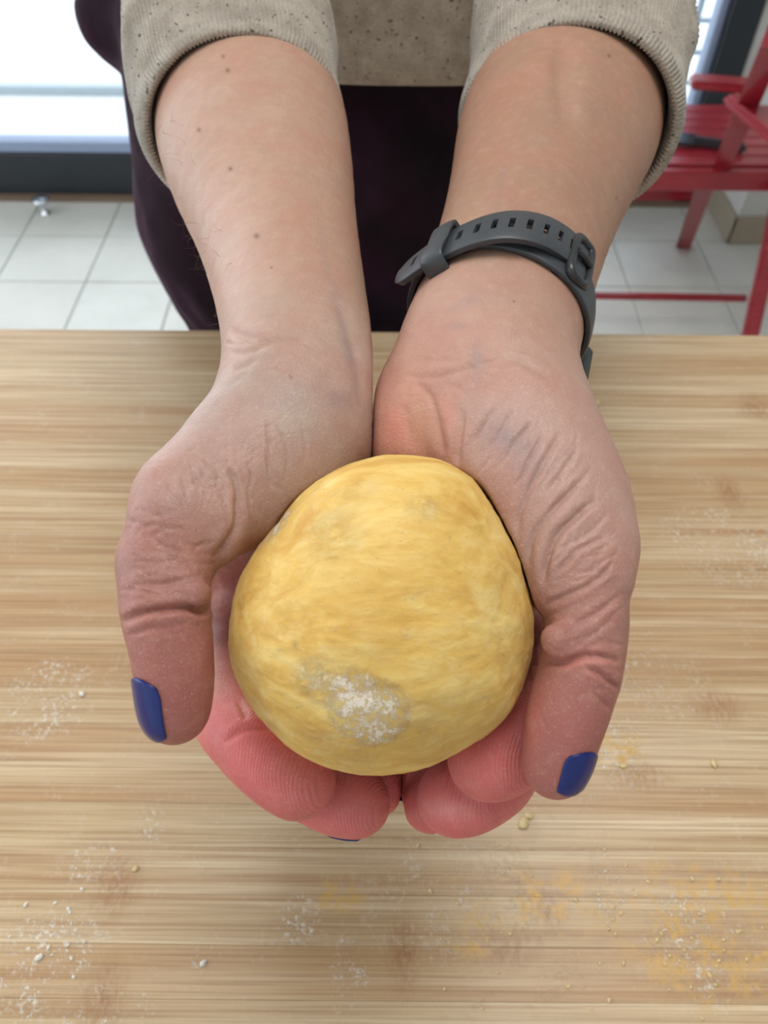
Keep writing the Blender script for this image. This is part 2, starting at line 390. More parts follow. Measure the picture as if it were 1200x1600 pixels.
def surface_nets(D, lo, h):
    ins = D < 0
    c = [D[i:D.shape[0]-1+i, j:D.shape[1]-1+j, k:D.shape[2]-1+k] for i in (0, 1) for j in (0, 1) for k in (0, 1)]
    cnt = sum((x < 0).astype(np.int8) for x in c)
    act = (cnt > 0) & (cnt < 8)
    idx = np.argwhere(act); n = len(idx)
    corner = np.array([(i, j, k) for i in (0, 1) for j in (0, 1) for k in (0, 1)])
    vals = np.stack([x[act] for x in c], 1)
    s_ = np.zeros((n, 3)); w_ = np.zeros(n)
    for a in range(8):
        for b in range(a+1, 8):
            if np.abs(corner[a]-corner[b]).sum() != 1: continue
            va, vb = vals[:, a], vals[:, b]; cr = (va < 0) != (vb < 0)
            t = np.where(cr, va/np.where(cr, va-vb, 1), 0)
            s_ += np.where(cr[:, None], corner[a]+t[:, None]*(corner[b]-corner[a]), 0); w_ += cr
    V = lo+h*(idx+s_/w_[:, None])
    vid = np.full(act.shape, -1, np.int32); vid[act] = np.arange(n)
    quads = []
    for ax in range(3):
        A = np.moveaxis(ins, ax, 0); e = A[:-1] != A[1:]; sgn = A[:-1] & ~A[1:]
        e = np.moveaxis(e, 0, ax); sgn = np.moveaxis(sgn, 0, ax)
        q = np.argwhere(e); u, v = (ax+1) % 3, (ax+2) % 3
        sg = sgn[e]
        ok = (q[:, u] > 0) & (q[:, v] > 0) & (q[:, u] < vid.shape[u]) & (q[:, v] < vid.shape[v])
        q = q[ok]; sg = sg[ok]
        def g(du, dv):
            r = q.copy(); r[:, u] -= du; r[:, v] -= dv; return vid[r[:, 0], r[:, 1], r[:, 2]]
        Q = np.stack([g(1, 1), g(0, 1), g(0, 0), g(1, 0)], 1); Q[~sg] = Q[~sg][:, ::-1]; quads.append(Q)
    Q = np.concatenate(quads); Q = Q[(Q >= 0).all(1)]
    return V, Q
def subdivide(V, Q):      # one smooth (Catmull-Clark-like) subdivision of a closed quad mesh
    n = len(V); fc = V[Q].mean(1)
    e = np.stack([Q, np.roll(Q, -1, 1)], 2).reshape(-1, 2); es = np.sort(e, 1).astype(np.int64)
    key = es[:, 0]*(n+1)+es[:, 1]; uk, inv = np.unique(key, return_inverse=True); inv = inv.ravel()
    ne = len(uk); ea = uk//(n+1); eb = uk % (n+1); fidx = np.repeat(np.arange(len(Q)), 4)
    fs = np.zeros((ne, 3)); ct = np.zeros(ne)
    for a in range(3): fs[:, a] = np.bincount(inv, fc[fidx, a], ne)
    ct = np.bincount(inv, minlength=ne)[:, None]
    mid = (V[ea]+V[eb])/2; EP = np.where(ct >= 2, mid*.5+fs/np.maximum(ct, 1)*.5, mid)
    FS = np.zeros((n, 3)); ES = np.zeros((n, 3)); vf = np.bincount(Q.ravel(), minlength=n)[:, None]
    ve = (np.bincount(ea, minlength=n)+np.bincount(eb, minlength=n))[:, None]
    for a in range(3):
        FS[:, a] = np.bincount(Q.ravel(), np.repeat(fc[:, a], 4), n)
        ES[:, a] = np.bincount(ea, mid[:, a], n)+np.bincount(eb, mid[:, a], n)
    m_ = np.maximum(vf, 1); NV = (FS/m_+2*ES/np.maximum(ve, 1)+(m_-3)*V)/m_
    fi = n+ne+np.arange(len(Q)); ei = n+inv.reshape(-1, 4)
    NQ = np.stack([np.stack([Q[:, i], ei[:, i], fi, ei[:, (i-1) % 4]], 1) for i in range(4)], 1).reshape(-1, 4)
    return np.vstack([NV, EP, fc]), NQ
def vnormals(V, Q):
    fn = np.cross(V[Q[:, 2]]-V[Q[:, 0]], V[Q[:, 3]]-V[Q[:, 1]])
    N = np.stack([np.bincount(Q.ravel(), np.repeat(fn[:, a], 4), len(V)) for a in range(3)], 1)
    return N/np.maximum(np.linalg.norm(N, axis=1, keepdims=True), 1e-12)
def vnoise(Pt, scale, seed=0):       # smooth value noise on points
    rs = np.random.RandomState(seed); T = rs.rand(64, 64, 64)*2-1
    q = Pt*scale+100; i = np.floor(q).astype(int); f = q-i; f = f*f*(3-2*f); r = 0
    for a in (0, 1):
        for b in (0, 1):
            for c in (0, 1):
                r = r+T[(i[:, 0]+a) % 64, (i[:, 1]+b) % 64, (i[:, 2]+c) % 64]*(f[:, 0] if a else 1-f[:, 0])*(f[:, 1] if b else 1-f[:, 1])*(f[:, 2] if c else 1-f[:, 2])
    return r
# ================================================================== DOUGH
SIL = [(640, 708), (580, 711), (500, 745), (430, 820), (385, 885), (358, 960), (360, 1030), (385, 1090), (430, 1140), (500, 1190), (570, 1207), (640, 1200), (720, 1170), (795, 1112), (828, 1035), (834, 960), (815, 890), (780, 810), (740, 745), (690, 714)]
DC_PX, DC_Z, DZS = (597, 958), 20.0, .86
dc, _ = cm((*DC_PX, DC_Z, 1))
ang = np.array([math.atan2(-(y-DC_PX[1]), x-DC_PX[0]) for x, y in SIL]); rad = np.array([math.hypot(x-DC_PX[0], y-DC_PX[1]) for x, y in SIL])*DC_Z/F*.985
od = np.argsort(ang); ang = ang[od]; rad = rad[od]
tt = np.linspace(-math.pi, math.pi, 361); rr = np.interp(tt, np.r_[ang-2*math.pi, ang, ang+2*math.pi], np.r_[rad, rad, rad])
ker = np.hanning(19); ker /= ker.sum(); rr = np.convolve(np.r_[rr[:-1], rr[:-1], rr[:-1]], ker, 'same')[360:720]; rr = np.r_[rr, rr[0]]
def dough_R(th): return np.interp(th, tt, rr)
def dough_sdf(X, Y, Z):
    dx, dy, dz = X-dc[0], Y-dc[1], (Z-dc[2])/DZS
    R = dough_R(np.arctan2(dy, dx)+0*dz); rho2 = dx*dx+dy*dy
    l = np.sqrt(rho2+dz*dz)+1e-6; ct = np.sqrt(rho2)/l
    Re = R*ct**2+3.85*(1-ct**2)
    return (l-Re)
def build_dough():
    nu, nv = 420, 260; V = []
    th = np.linspace(0, 2*math.pi, nu, endpoint=False); ph = np.linspace(0, math.pi, nv)
    T, H = np.meshgrid(th, ph)
    d = np.stack([np.cos(T)*np.sin(H), np.sin(T)*np.sin(H), -np.cos(H)], 2).reshape(-1, 3)
    R = dough_R(np.arctan2(d[:, 1], d[:, 0])); ct = np.sqrt(d[:, 0]**2+d[:, 1]**2); Re = R*ct**2+3.85*(1-ct**2)
    Pn = d*Re[:, None]; Pn[:, 2] *= DZS
    st_ = Pn*np.array([.8, 1.6, 1.2])
    dis = .035*vnoise(Pn, .9, 1)+.022*vnoise(st_, 1.8, 2)+.012*vnoise(st_, 4.5, 3)+.006*vnoise(st_, 11, 4)
    # shallow dimple on the right flank and pinch lines
    Pn += d*dis[:, None]; Vv = Pn+dc
    Q = []
    I = np.arange(nu*nv).reshape(nv, nu)
    Q = np.stack([I[:-1], np.roll(I, -1, 1)[:-1], np.roll(I, -1, 1)[1:], I[1:]], 2).reshape(-1, 4)[:, ::-1]
    return to_world(Vv), Q
def dough_mat():
    M = NM('egg_dough')
    g = M.n('ShaderNodeNewGeometry').outputs['Position']
    rot = M.n('ShaderNodeMapping', {0: g}); rot.inputs['Rotation'].default_value = (0.9, 0, .25); rot.inputs['Scale'].default_value = (34, 120, 120)
    rot2 = M.n('ShaderNodeMapping', {0: g}); rot2.inputs['Rotation'].default_value = (0.9, 0, .15); rot2.inputs['Scale'].default_value = (90, 260, 260)
    a = M.noise(rot.outputs[0], 1, 5, .6, .8); b = M.noise(rot2.outputs[0], 1, 4, .65, .5); f = M.noise(g, 900, 4, .7)
    c = M.ramp(a, [(.3, lin(214, 164, 82)), (.5, lin(231, 190, 104)), (.7, lin(241, 210, 134))])
    c = M.mix(M.ramp(b, [(.5, .0), (.72, .45)]), c, lin(242, 220, 156))
    c = M.mix(M.ramp(b, [(.28, .35), (.45, .0)]), c, lin(198, 150, 70))
    c = M.mix(M.ramp(M.noise(g, 30, 3), [(.5, .0), (.7, .3)]), c, lin(206, 160, 84))
    # flour
    def PT(px, py):
        dx, dy = (px-DC_PX[0])*DC_Z/F, -(py-DC_PX[1])*DC_Z/F; R = float(dough_R(math.atan2(dy, dx)))
        q = min(1, math.hypot(dx, dy)/R); Z = DC_Z-3.3*math.sqrt(max(0, 1-q*q)); s_ = Z/DC_Z
        return to_world(np.array([[ (px-600)/F*Z, (800-py)/F*Z, Z]]))[0]
    tot = None
    for px, py, r, aa in [(580, 1105, .0088, 1.9), (556, 1082, .0070, 1.6), (500, 1055, .006, .7), (440, 822, .005, 1.0), (412, 850, .0045, .6), (520, 830, .009, .3), (467, 1005, .002, .9), (400, 1050, .01, .3),
                          (640, 1120, .012, .3), (540, 1160, .014, .3), (700, 1130, .02, .22), (420, 1110, .012, .35), (560, 770, .008, .22), (660, 795, .005, .3), (800, 960, .02, .2)]:
        k = M.math('MULTIPLY', M.math('MINIMUM', M.math('MULTIPLY', M.spot(PT(px, py), r*1.25, r*1.25), 1.7), 1.0), aa)
        tot = k if tot is None else M.math('MAXIMUM', tot, k)
    gr = M.ramp(M.math('ADD', M.noise(g, 2300, 5, .9), M.math('MULTIPLY', M.math('SUBTRACT', M.noise(g, 330, 3, .6), .5), .6)), [(.46, .0), (.56, 1.0)])
    gr = M.math('MULTIPLY', gr, M.math('MINIMUM', tot, 1.0))
    fl = M.math('MINIMUM', M.math('MULTIPLY', tot, gr), .92)
    sp = M.math('MULTIPLY', M.ramp(M.noise(g, 1300, 2, .6), [(.66, .0), (.74, 1.0)]), .45)
    fl = M.math('MAXIMUM', fl, sp)
    c = M.mix(fl, c, lin(248, 236, 222))
    nb = M.bump(a, .35, .0012); nb = M.bump(b, .4, .0007, nb); nb = M.bump(f, .25, .0003, nb); nb = M.bump(fl, .7, .0009, nb)
    M.set(Base_Color=c, Roughness=.55, Normal=nb, Subsurface_Weight=.25, Subsurface_Scale=.004, Specular_IOR_Level=.35)
    M.b.inputs['Subsurface Radius'].default_value = (1, .6, .25); return M.m
Vd, Qd = build_dough()
dough = mesh_np('dough_ball', Vd, Qd, mat=dough_mat()); tag(dough, 'ball of yellow egg dough with a patch of flour, held in both hands', 'dough')
# ================================================================== PERSON: body (both arms and hands)
FORE, PALM, TH, TIP, GREY, HEEL, GAP_SHADE = lin(182, 147, 128), lin(182, 145, 134), lin(160, 112, 103), lin(216, 112, 114), lin(168, 148, 138), lin(200, 142, 124), lin(120, 58, 52)  # last tone: shade of the thumb-dough gap put into the skin colour
HANDS = {
 'L': dict(
  arm=[(315, 10, 46, 95), (352, 90, 41.5, 106), (385, 172, 37.0, 138), (404, 250, 33.5, 137), (430, 350, 30.5, 118), (450, 440, 27.5, 108), (464, 520, 25, 104), (474, 590, 23.6, 106)],
  thenar=[(474, 600, 23.4, 104), (440, 688, 22, 101), (338, 775, 20.6, 89)],
  heel=[[(500, 620, 23.5, 84), (522, 680, 22.9, 66)], [(530, 610, 23.6, 58), (528, 740, 23.4, 60)]],
  slab=[(474, 620, 24.2, 95), (460, 760, 24.8, 110), (420, 870, 27.0, 90), (410, 950, 28, 75)],
  slab2=[(520, 760, 25, 90), (530, 950, 25.6, 90)],
  thumb=[(306, 785, 20.3, 86), (262, 880, 19.3, 72), (259, 950, 18.8, 67), (268, 1010, 18.7, 62), (273, 1060, 18.8, 59), (274, 1108, 19.0, 54)],
  fingers=[[(415, 890, 27.2, 56), (358, 1000, 26.2, 48), (350, 1095, 23.0, 56), (400, 1163, 21.3, 60), (464, 1217, 21.0, 62)],
           [(440, 900, 26.5, 56), (410, 1040, 26, 52), (425, 1180, 23, 50), (500, 1235, 22.3, 52), (558, 1255, 22, 52)],
           [(500, 920, 24.8, 58), (480, 1060, 24.8, 52), (520, 1180, 24, 46), (588, 1230, 23.2, 44)],
           [(550, 920, 25, 50), (540, 1080, 25.2, 45), (570, 1180, 24.6, 42), (612, 1212, 23.8, 40)]]),
 'R': dict(
  arm=[(940, 0, 46, 98), (920, 78, 41.5, 106), (889, 166, 37.0, 140), (866, 220, 34, 142), (843, 290, 31.5, 129), (818, 370, 29, 120), (796, 440, 27, 117), (778, 500, 25.4, 118), (755, 565, 24, 124)],
  thenar=[(757, 580, 23.8, 120), (800, 680, 22, 110), (850, 780, 20.8, 99), (884, 858, 20.2, 84)],
  heel=[[(665, 640, 23.3, 74), (650, 700, 22.9, 66)], [(700, 610, 23.5, 92), (690, 680, 23.3, 80)]],
  slab=[(740, 620, 24.2, 105), (730, 760, 24.8, 110), (770, 870, 27.0, 90), (780, 950, 28, 75)],
  slab2=[(670, 760, 25, 90), (660, 950, 25.6, 90)],
  thumb=[(886, 862, 20, 84), (915, 955, 19.2, 64), (910, 1030, 18.9, 62), (894, 1090, 18.8, 61), (880, 1140, 18.8, 58), (868, 1196, 19, 51)],
  fingers=[[(775, 890, 27.2, 56), (840, 1000, 26.2, 48), (852, 1090, 23.0, 56), (810, 1155, 21.2, 62), (763, 1186, 20.8, 64)],
           [(730, 920, 26.5, 56), (780, 1060, 26, 52), (790, 1190, 23, 52), (750, 1232, 22, 56), (708, 1247, 21.8, 57)],
           [(690, 930, 24.8, 56), (710, 1070, 24.8, 50), (720, 1190, 24, 45), (672, 1256, 22.9, 44)],
           [(640, 930, 25, 50), (650, 1080, 25.2, 44), (660, 1190, 24.4, 40), (644, 1224, 23.8, 40)]]),
}
# extra soft masses: (px,py,Z,rpx)->(px,py,Z,rpx), k
BULGE = {
 'L': [((258, 772, 19.6, 40), (262, 800, 19.2, 40), .7), ((215, 935, 18.6, 22), (305, 925, 18.2, 22), .35), ((480, 500, 24, 22), (560, 590, 22.9, 26), .6),
       ((348, 810, 19.6, 30), (345, 850, 19.8, 26), .5), ((400, 740, 20.4, 30), (420, 790, 20.9, 30), .5), ((222, 890, 19.0, 32), (221, 950, 18.8, 32), .3), ((300, 926, 18.5, 24), (310, 932, 18.5, 20), .25)],
 'R': [((955, 860, 19.6, 30), (945, 885, 19.3, 34), .7), ((870, 1000, 18.2, 26), (940, 1010, 18.5, 26), .35), ((955, 1040, 18.7, 18), (950, 1075, 18.7, 18), .3), ((838, 840, 19.9, 26), (826, 900, 20.1, 22), .4),
       ((868, 880, 19.2, 26), (865, 930, 19.1, 26), .4), ((640, 660, 22.4, 44), (635, 700, 22.4, 44), 1.0)],
}
CREASE = {
 'L': [([(190, 974), (220, 958), (260, 952), (292, 950), (314, 954), (328, 944)], 5, 1.5), ([(196, 922), (224, 912), (260, 912), (292, 906), (318, 896)], 5, .55),
       ([(200, 995), (230, 985), (262, 982)], 4, .3), ([(372, 776), (370, 820), (352, 852), (334, 874)], 6, 1.0), ([(358, 730), (370, 760), (371, 800)], 4, .6),
       ([(416, 655), (421, 692), (419, 745)], 3, .35), ([(440, 670), (449, 708), (446, 756)], 3, .3), ([(390, 690), (396, 730), (388, 770)], 3, .25), ([(470, 660), (478, 700), (472, 730)], 3, .2),
       ([(358, 515), (392, 529), (433, 534), (480, 530)], 6, .6), ([(360, 552), (392, 550), (425, 536)], 5, .45), ([(364, 580), (384, 572), (404, 560)], 4, .4), ([(352, 606), (376, 590), (390, 580)], 4, .3),
       ([(520, 460), (545, 520), (560, 580), (566, 640)], 8, .5), ([(350, 1160), (376, 1142), (404, 1136), (430, 1140)], 4.5, .8), ([(372, 1096), (380, 1112), (386, 1126)], 4, .35),
       ([(268, 725), (300, 745), (330, 780)], 3, .25), ([(290, 700), (330, 725), (352, 750)], 3, .2), ([(246, 742), (275, 770), (300, 815)], 3, .25), ([(236, 840), (262, 826), (300, 832)], 3, .3),
       ([(224, 820), (250, 850), (290, 866)], 3, .25), ([(204, 872), (240, 880), (280, 872)], 3, .3), ([(300, 860), (316, 850), (334, 848)], 3, .3), ([(520, 1178), (524, 1206), (528, 1226)], 3, .1)],
 'R': [([(724, 636), (717, 688), (714, 726)], 5, .8), ([(634, 632), (640, 668), (648, 706)], 9, .5), ([(680, 640), (688, 680), (694, 710)], 6, .6),
       ([(776, 636), (756, 664), (742, 690)], 3.5, .45), ([(800, 640), (784, 672), (760, 706)], 3.5, .45), ([(832, 656), (808, 688), (776, 734)], 3.5, .5), ([(850, 676), (826, 720), (806, 764)], 3.5, .5),
       ([(878, 676), (848, 724), (816, 792), (806, 842)], 4, .6), ([(908, 750), (864, 796), (832, 840), (824, 884)], 4.5, .8), ([(934, 778), (900, 806), (868, 840), (853, 880), (848, 914)], 5, 1.3),
       ([(946, 838), (900, 862), (868, 900)], 3.5, .5), ([(962, 878), (920, 914), (880, 932), (852, 946)], 4, .6), ([(974, 926), (932, 958), (892, 976)], 4, .45), ([(970, 950), (936, 984), (900, 1000)], 3.5, .3),
       ([(850, 1032), (880, 1036), (908, 1026), (944, 1026), (968, 1036)], 4.5, 1.1), ([(912, 1040), (942, 1056), (966, 1076)], 4, .8), ([(922, 1078), (942, 1098), (956, 1108)], 4, .45),
       ([(900, 700), (876, 740), (852, 770)], 3.5, .35), ([(926, 730), (890, 770), (860, 800)], 3.5, .35), ([(952, 800), (916, 836), (890, 850)], 3, .35), ([(975, 850), (940, 880), (905, 900)], 3, .3),
       ([(628, 586), (676, 590), (728, 577), (800, 562), (862, 590)], 5, .4), ([(646, 596), (672, 618), (682, 650)], 5, .5), ([(650, 560), (700, 566), (760, 552)], 4, .2), ([(700, 600), (724, 612), (726, 640)], 4, .3),
       ([(888, 60), (876, 110), (880, 160), (900, 200)], 16, 1.6), ([(820, 1090), (800, 1108), (790, 1120)], 4, .3)],
}
def bound(Y, Z):      # plane between the two hands, as px
    py = 800-Y*F/Z; return 582+np.clip((py-850)/200, 0, 1)*46
def build_hand(side):
    H = HANDS[side]; sg = -1 if side == 'L' else 1
    allp = [cm(n) for k in ('arm', 'thenar', 'slab', 'thumb') for n in H[k]]+[cm(n) for f in H['fingers'] for n in f]
    lo = np.min([p-r for p, r in allp], 0)-.4; hi = np.max([p+r for p, r in allp], 0)+.4
    G = Field(lo, hi, .1)
    G.chain(H['arm'], .8, .8)
    G.chain(H['thenar'], 1.2, .72)
    for h in H['heel']: G.chain(h, .8, .75)
    G.chain(H['slab'], 1.0, .5); G.chain(H['slab2'], 1.0, .5)
    for a, b, k in BULGE[side]:
        (pa, ra), (pb, rb) = cm(a), cm(b); G.cone(pa, ra, pb, rb, k)
    # fingers, kept apart from each other
    FF = Field(lo, hi, .1)
    for f in H['fingers']:
        sub = Field(lo, hi, .1) if False else None
        pr = [cm(n) for n in f]
        pts = spline([list(p)+[r] for p, r in pr], 4*(len(pr)-1)+1)
        m_ = pts[:, 3].max()+.5; sl, X, Y, Z = FF.win(pts[:, :3].min(0)-m_, pts[:, :3].max(0)+m_)
        loc = np.full(FF.d[sl].shape, 4.0, np.float32)
        for p, q in zip(pts, pts[1:]):
            ab = q[:3]-p[:3]; L2 = (ab**2).sum(); dx, dy, dz = X-p[0], Y-p[1], Z-p[2]
            t = np.clip((dx*ab[0]+dy*ab[1]+dz*ab[2])/L2, 0, 1)
            d = np.sqrt((dx-t*ab[0])**2+(dy-t*ab[1])**2+(dz-t*ab[2])**2)-(p[3]+t*(q[3]-p[3]))
            hh = np.maximum(.2-np.abs(loc-d), 0)/.2; loc = np.minimum(loc, d)-hh*hh*.05
        FF.smin(sl, loc, .05)
    TT = Field(lo, hi, .1)
    pr = [cm(n) for n in H['thumb']]; pts = spline([list(p)+[r] for p, r in pr], 4*(len(pr)-1)+1)
    for p, q in zip(pts, pts[1:]): TT.cone(p[:3], p[3], q[:3], q[3], .1)
    X, Y, Z = G.coords(); X, Y, Z = X[:, None, None], Y[None, :, None], Z[None, None, :]
    # blend fingers into the palm only near their roots
    root = cm(H['fingers'][0][0])[0]; yk = np.clip((Y-(root[1]-1.2))/1.5, 0, 1)*.5+.06
    o, d = G.d, FF.d; hh = np.maximum(yk-np.abs(o-d), 0)/yk; D = np.minimum(o, d)-hh*hh*yk*.25
    tb = cm(H['thumb'][1])[0]; kk = np.clip((Y-(tb[1]-.6))/1.2, 0, 1)*.8+.05
    hh = np.maximum(kk-np.abs(D-TT.d), 0)/kk; D = np.minimum(D, TT.d)-hh*hh*kk*.25
    # press the dough into the hands, and the hands against each other
    dd = dough_sdf(X, Y, Z); D = np.maximum(D, -(dd-.075))
    pl = sg*(bound(Y, Z)-600)/F*Z*1.0
    plane = (X*sg*-1)+sg*(bound(Y, Z)-600)/F*Z if side == 'R' else X-(bound(Y, Z)-600)/F*Z
    zk = np.where(Z < 27, 0, 5); plane = plane-zk
    hh = np.maximum(.25-np.abs(D-plane), 0)/.25; D = np.maximum(D, plane)+hh*hh*.25*.25
    V, Q = surface_nets(D.astype(np.float32), lo, .1)
    V, Q = subdivide(V, Q)
    # creases
    W_ = to_world(V); N = vnormals(V, Q)
    px = 600+V[:, 0]/V[:, 2]*F; py = 800-V[:, 1]/V[:, 2]*F
    view = -V/np.linalg.norm(V, axis=1, keepdims=True); fac = (N*view).sum(1)
    disp = np.zeros(len(V)); vis = fac > .05
    # depth map for gating
    gx, gy = (px/8).astype(int), (py/8).astype(int); ok = vis & (px > 0) & (px < 1200) & (py > 0) & (py < 1600)
    zb = np.full((200, 260), 99.0); np.minimum.at(zb, (gx[ok], gy[ok]), V[ok, 2])
    front = np.zeros(len(V), bool); front[ok] = V[ok, 2] < zb[gx[ok], gy[ok]]+.9
    for pts, wpx, dep in CREASE[side]:
        s_ = spline(pts, 6*len(pts)); lo2 = s_.min(0)-wpx*5; hi2 = s_.max(0)+wpx*5
        idx = np.where(front & (px > lo2[0]) & (px < hi2[0]) & (py > lo2[1]) & (py < hi2[1]))[0]
        if not len(idx): continue
        A, B = s_[:-1], s_[1:]; p = np.stack([px[idx], py[idx]], 1)[:, None]; ab = B-A
        t = np.clip(((p-A)*ab).sum(2)/(ab**2).sum(1), 0, 1); dist = np.linalg.norm(p-(A+t[..., None]*ab), axis=2)
        j = dist.argmin(1); dm = dist[np.arange(len(idx)), j]; u = (j+t[np.arange(len(idx)), j])/len(A)
        tap = np.clip(np.minimum(u, 1-u)*5, 0.0, 1)**.7
        disp[idx] += dep*(.1 if dep > .3 else .075)*tap*(-np.exp(-(dm/wpx)**2)*1.0+.38*np.exp(-((dm-2.6*wpx)/(1.5*wpx))**2))
    disp += .008*vnoise(V, 1.6, 5)+.004*vnoise(V, 4.0, 6)
    V = V+N*disp[:, None]
    # colour by nearest skeleton nodes
    cn = []
    for i, n in enumerate(H['arm']): cn.append((n, FORE if side == 'L' or i > 6 else lin(166, 129, 108)))
    for n in H['thenar'][:-1]: cn.append((n, GREY if side == 'L' else PALM))
    cn.append((H['thenar'][-1], PALM))
    for n in H['slab'][2:]: cn.append((n, GAP_SHADE))  # deep palm painted dark to stand for shade in the gap
    for h in H['heel']:
        for n in h: cn.append((n, HEEL if side == 'R' else PALM))
    for n in H['thumb'][1:3]: cn.append((n, TH))
    for n in H['thumb'][3:]: cn.append((n, lin(168, 102, 96)))
    for f in H['fingers']:
        for n in f[:2]: cn.append((n, GAP_SHADE))  # finger roots carry the same painted gap shade
        for n in f[2:3]: cn.append((n, lin(214, 144, 130)))
        for n in f[3:]: cn.append((n, TIP))
    Wt = 0; Cc = 0
    for n, col in cn:
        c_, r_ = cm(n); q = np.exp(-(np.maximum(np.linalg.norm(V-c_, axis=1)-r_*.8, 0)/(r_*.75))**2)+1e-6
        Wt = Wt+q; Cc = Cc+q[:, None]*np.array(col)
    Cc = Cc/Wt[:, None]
    mot = vnoise(V, .9, 8); mot2 = vnoise(V, 2.4, 9)
    Cc = Cc*(1+.05*mot[:, None]*np.array([.6, 1, 1])+.03*mot2[:, None])
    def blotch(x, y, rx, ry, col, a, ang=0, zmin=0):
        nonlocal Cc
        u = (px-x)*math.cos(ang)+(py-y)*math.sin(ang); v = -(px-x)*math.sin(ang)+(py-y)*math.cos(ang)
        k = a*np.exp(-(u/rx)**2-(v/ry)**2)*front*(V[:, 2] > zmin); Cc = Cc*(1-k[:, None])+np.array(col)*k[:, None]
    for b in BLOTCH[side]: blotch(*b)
    for x, y, r in MOLES[side]: blotch(x, y, r, r, lin(96, 62, 50), .85)
    return V, Q, Cc
BL = lin(136, 126, 134)
BLOTCH = {'L': [(350, 930, 40, 100, lin(128, 56, 50), .95, 0, 21.2), (545, 560, 9, 60, BL, .35, -.25), (530, 480, 6, 60, BL, .25, -.3), (530, 625, 16, 14, BL, .5), (440, 632, 26, 12, BL, .3), (385, 690, 40, 16, BL, .2), (505, 390, 6, 70, BL, .15, -.15), (270, 1000, 50, 30, lin(150, 92, 88), .35),  # first entry paints shade into the gap between thumb and dough
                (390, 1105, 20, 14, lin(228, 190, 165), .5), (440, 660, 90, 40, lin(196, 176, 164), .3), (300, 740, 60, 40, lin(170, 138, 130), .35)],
          'R': [(845, 1000, 40, 90, lin(128, 56, 50), .95, 0, 21.2), (735, 470, 40, 8, BL, .25, -.4), (745, 565, 12, 26, BL, .4), (785, 680, 34, 26, BL, .5, .6), (825, 720, 22, 34, BL, .4), (715, 510, 20, 6, BL, .3), (780, 300, 7, 70, BL, .15, .2),  # first entry again is painted gap shade, not skin tone
                (655, 660, 22, 40, lin(226, 178, 134), .3), (620, 670, 22, 34, lin(226, 140, 124), .5), (700, 650, 12, 30, lin(226, 140, 124), .4), (770, 640, 70, 30, lin(190, 172, 164), .3), (830, 1130, 14, 60, lin(214, 126, 118), .5),
                (700, 1265, 34, 14, lin(238, 214, 210), .2), (900, 1030, 60, 20, lin(222, 140, 130), .4)]}
def fan(side, poly, dirv, n, L, w, dep, seed):
    q = random.Random(seed); xs = [p[0] for p in poly]; ys = [p[1] for p in poly]; c_ = 0
    def inside(x, y):
        r_ = False
        for (x1, y1), (x2, y2) in zip(poly, poly[1:]+poly[:1]):
            if (y1 > y) != (y2 > y) and x < (x2-x1)*(y-y1)/(y2-y1)+x1: r_ = not r_
        return r_
    while c_ < n:
        x, y = q.uniform(min(xs), max(xs)), q.uniform(min(ys), max(ys))
        if not inside(x, y): continue
        a = math.atan2(dirv[1], dirv[0])+q.gauss(0, .22); l = L*q.uniform(.5, 1.3)/2; b = q.gauss(0, .12)*l
        CREASE[side].append(([(x-l*math.cos(a), y-l*math.sin(a)), (x-b*math.sin(a), y+b*math.cos(a)), (x+l*math.cos(a), y+l*math.sin(a))], w*q.uniform(.8, 1.2), dep*q.uniform(.5, 1.2))); c_ += 1
fan('R', [(760, 620), (850, 620), (960, 800), (975, 900), (900, 900), (800, 760), (730, 700)], (-.55, .83), 46, 60, 2.3, .19, 1)
fan('R', [(880, 800), (985, 850), (975, 1000), (870, 1000), (850, 940)], (.86, -.45), 36, 44, 2.2, .19, 2)
fan('R', [(860, 1000), (965, 1000), (960, 1080), (870, 1060)], (.9, .25), 12, 40, 2.4, .22, 3)
fan('R', [(830, 1100), (920, 1090), (900, 1140), (830, 1160)], (.5, .86), 8, 30, 2.2, .10, 4)
fan('R', [(640, 560), (850, 540), (860, 620), (640, 620)], (.96, .1), 16, 60, 2.6, .16, 5)
fan('L', [(240, 740), (330, 700), (440, 660), (480, 700), (400, 800), (250, 840)], (.3, .95), 44, 44, 2.5, .22, 6)
fan('L', [(240, 720), (420, 640), (460, 720), (260, 800)], (.8, -.5), 18, 44, 2.4, .16, 7)
fan('L', [(210, 780), (340, 790), (330, 920), (200, 930)], (.95, .2), 34, 42, 2.5, .26, 8)
fan('L', [(205, 800), (250, 780), (270, 930), (195, 930)], (.4, .9), 16, 34, 2.4, .22, 9)
fan('L', [(200, 960), (320, 950), (325, 1010), (210, 1020)], (.95, -.15), 12, 36, 2.3, .16, 10)
fan('L', [(365, 520), (480, 520), (470, 600), (370, 610)], (.9, .12), 18, 50, 2.5, .18, 11)
fan('L', [(280, 1020), (325, 1020), (320, 1130), (280, 1130)], (.3, .95), 10, 26, 2.2, .09, 12)
MOLES = {'L': [(349, 88, 2.6), (356, 110, 3.5), (311, 203, 3.5), (360, 264, 3.4), (401, 369, 4.4), (424, 418, 2), (453, 587, 1.8), (455, 590, 1.6)], 'R': [(951, 88, 3), (803, 471, 1.8), (963, 310, 2)]}
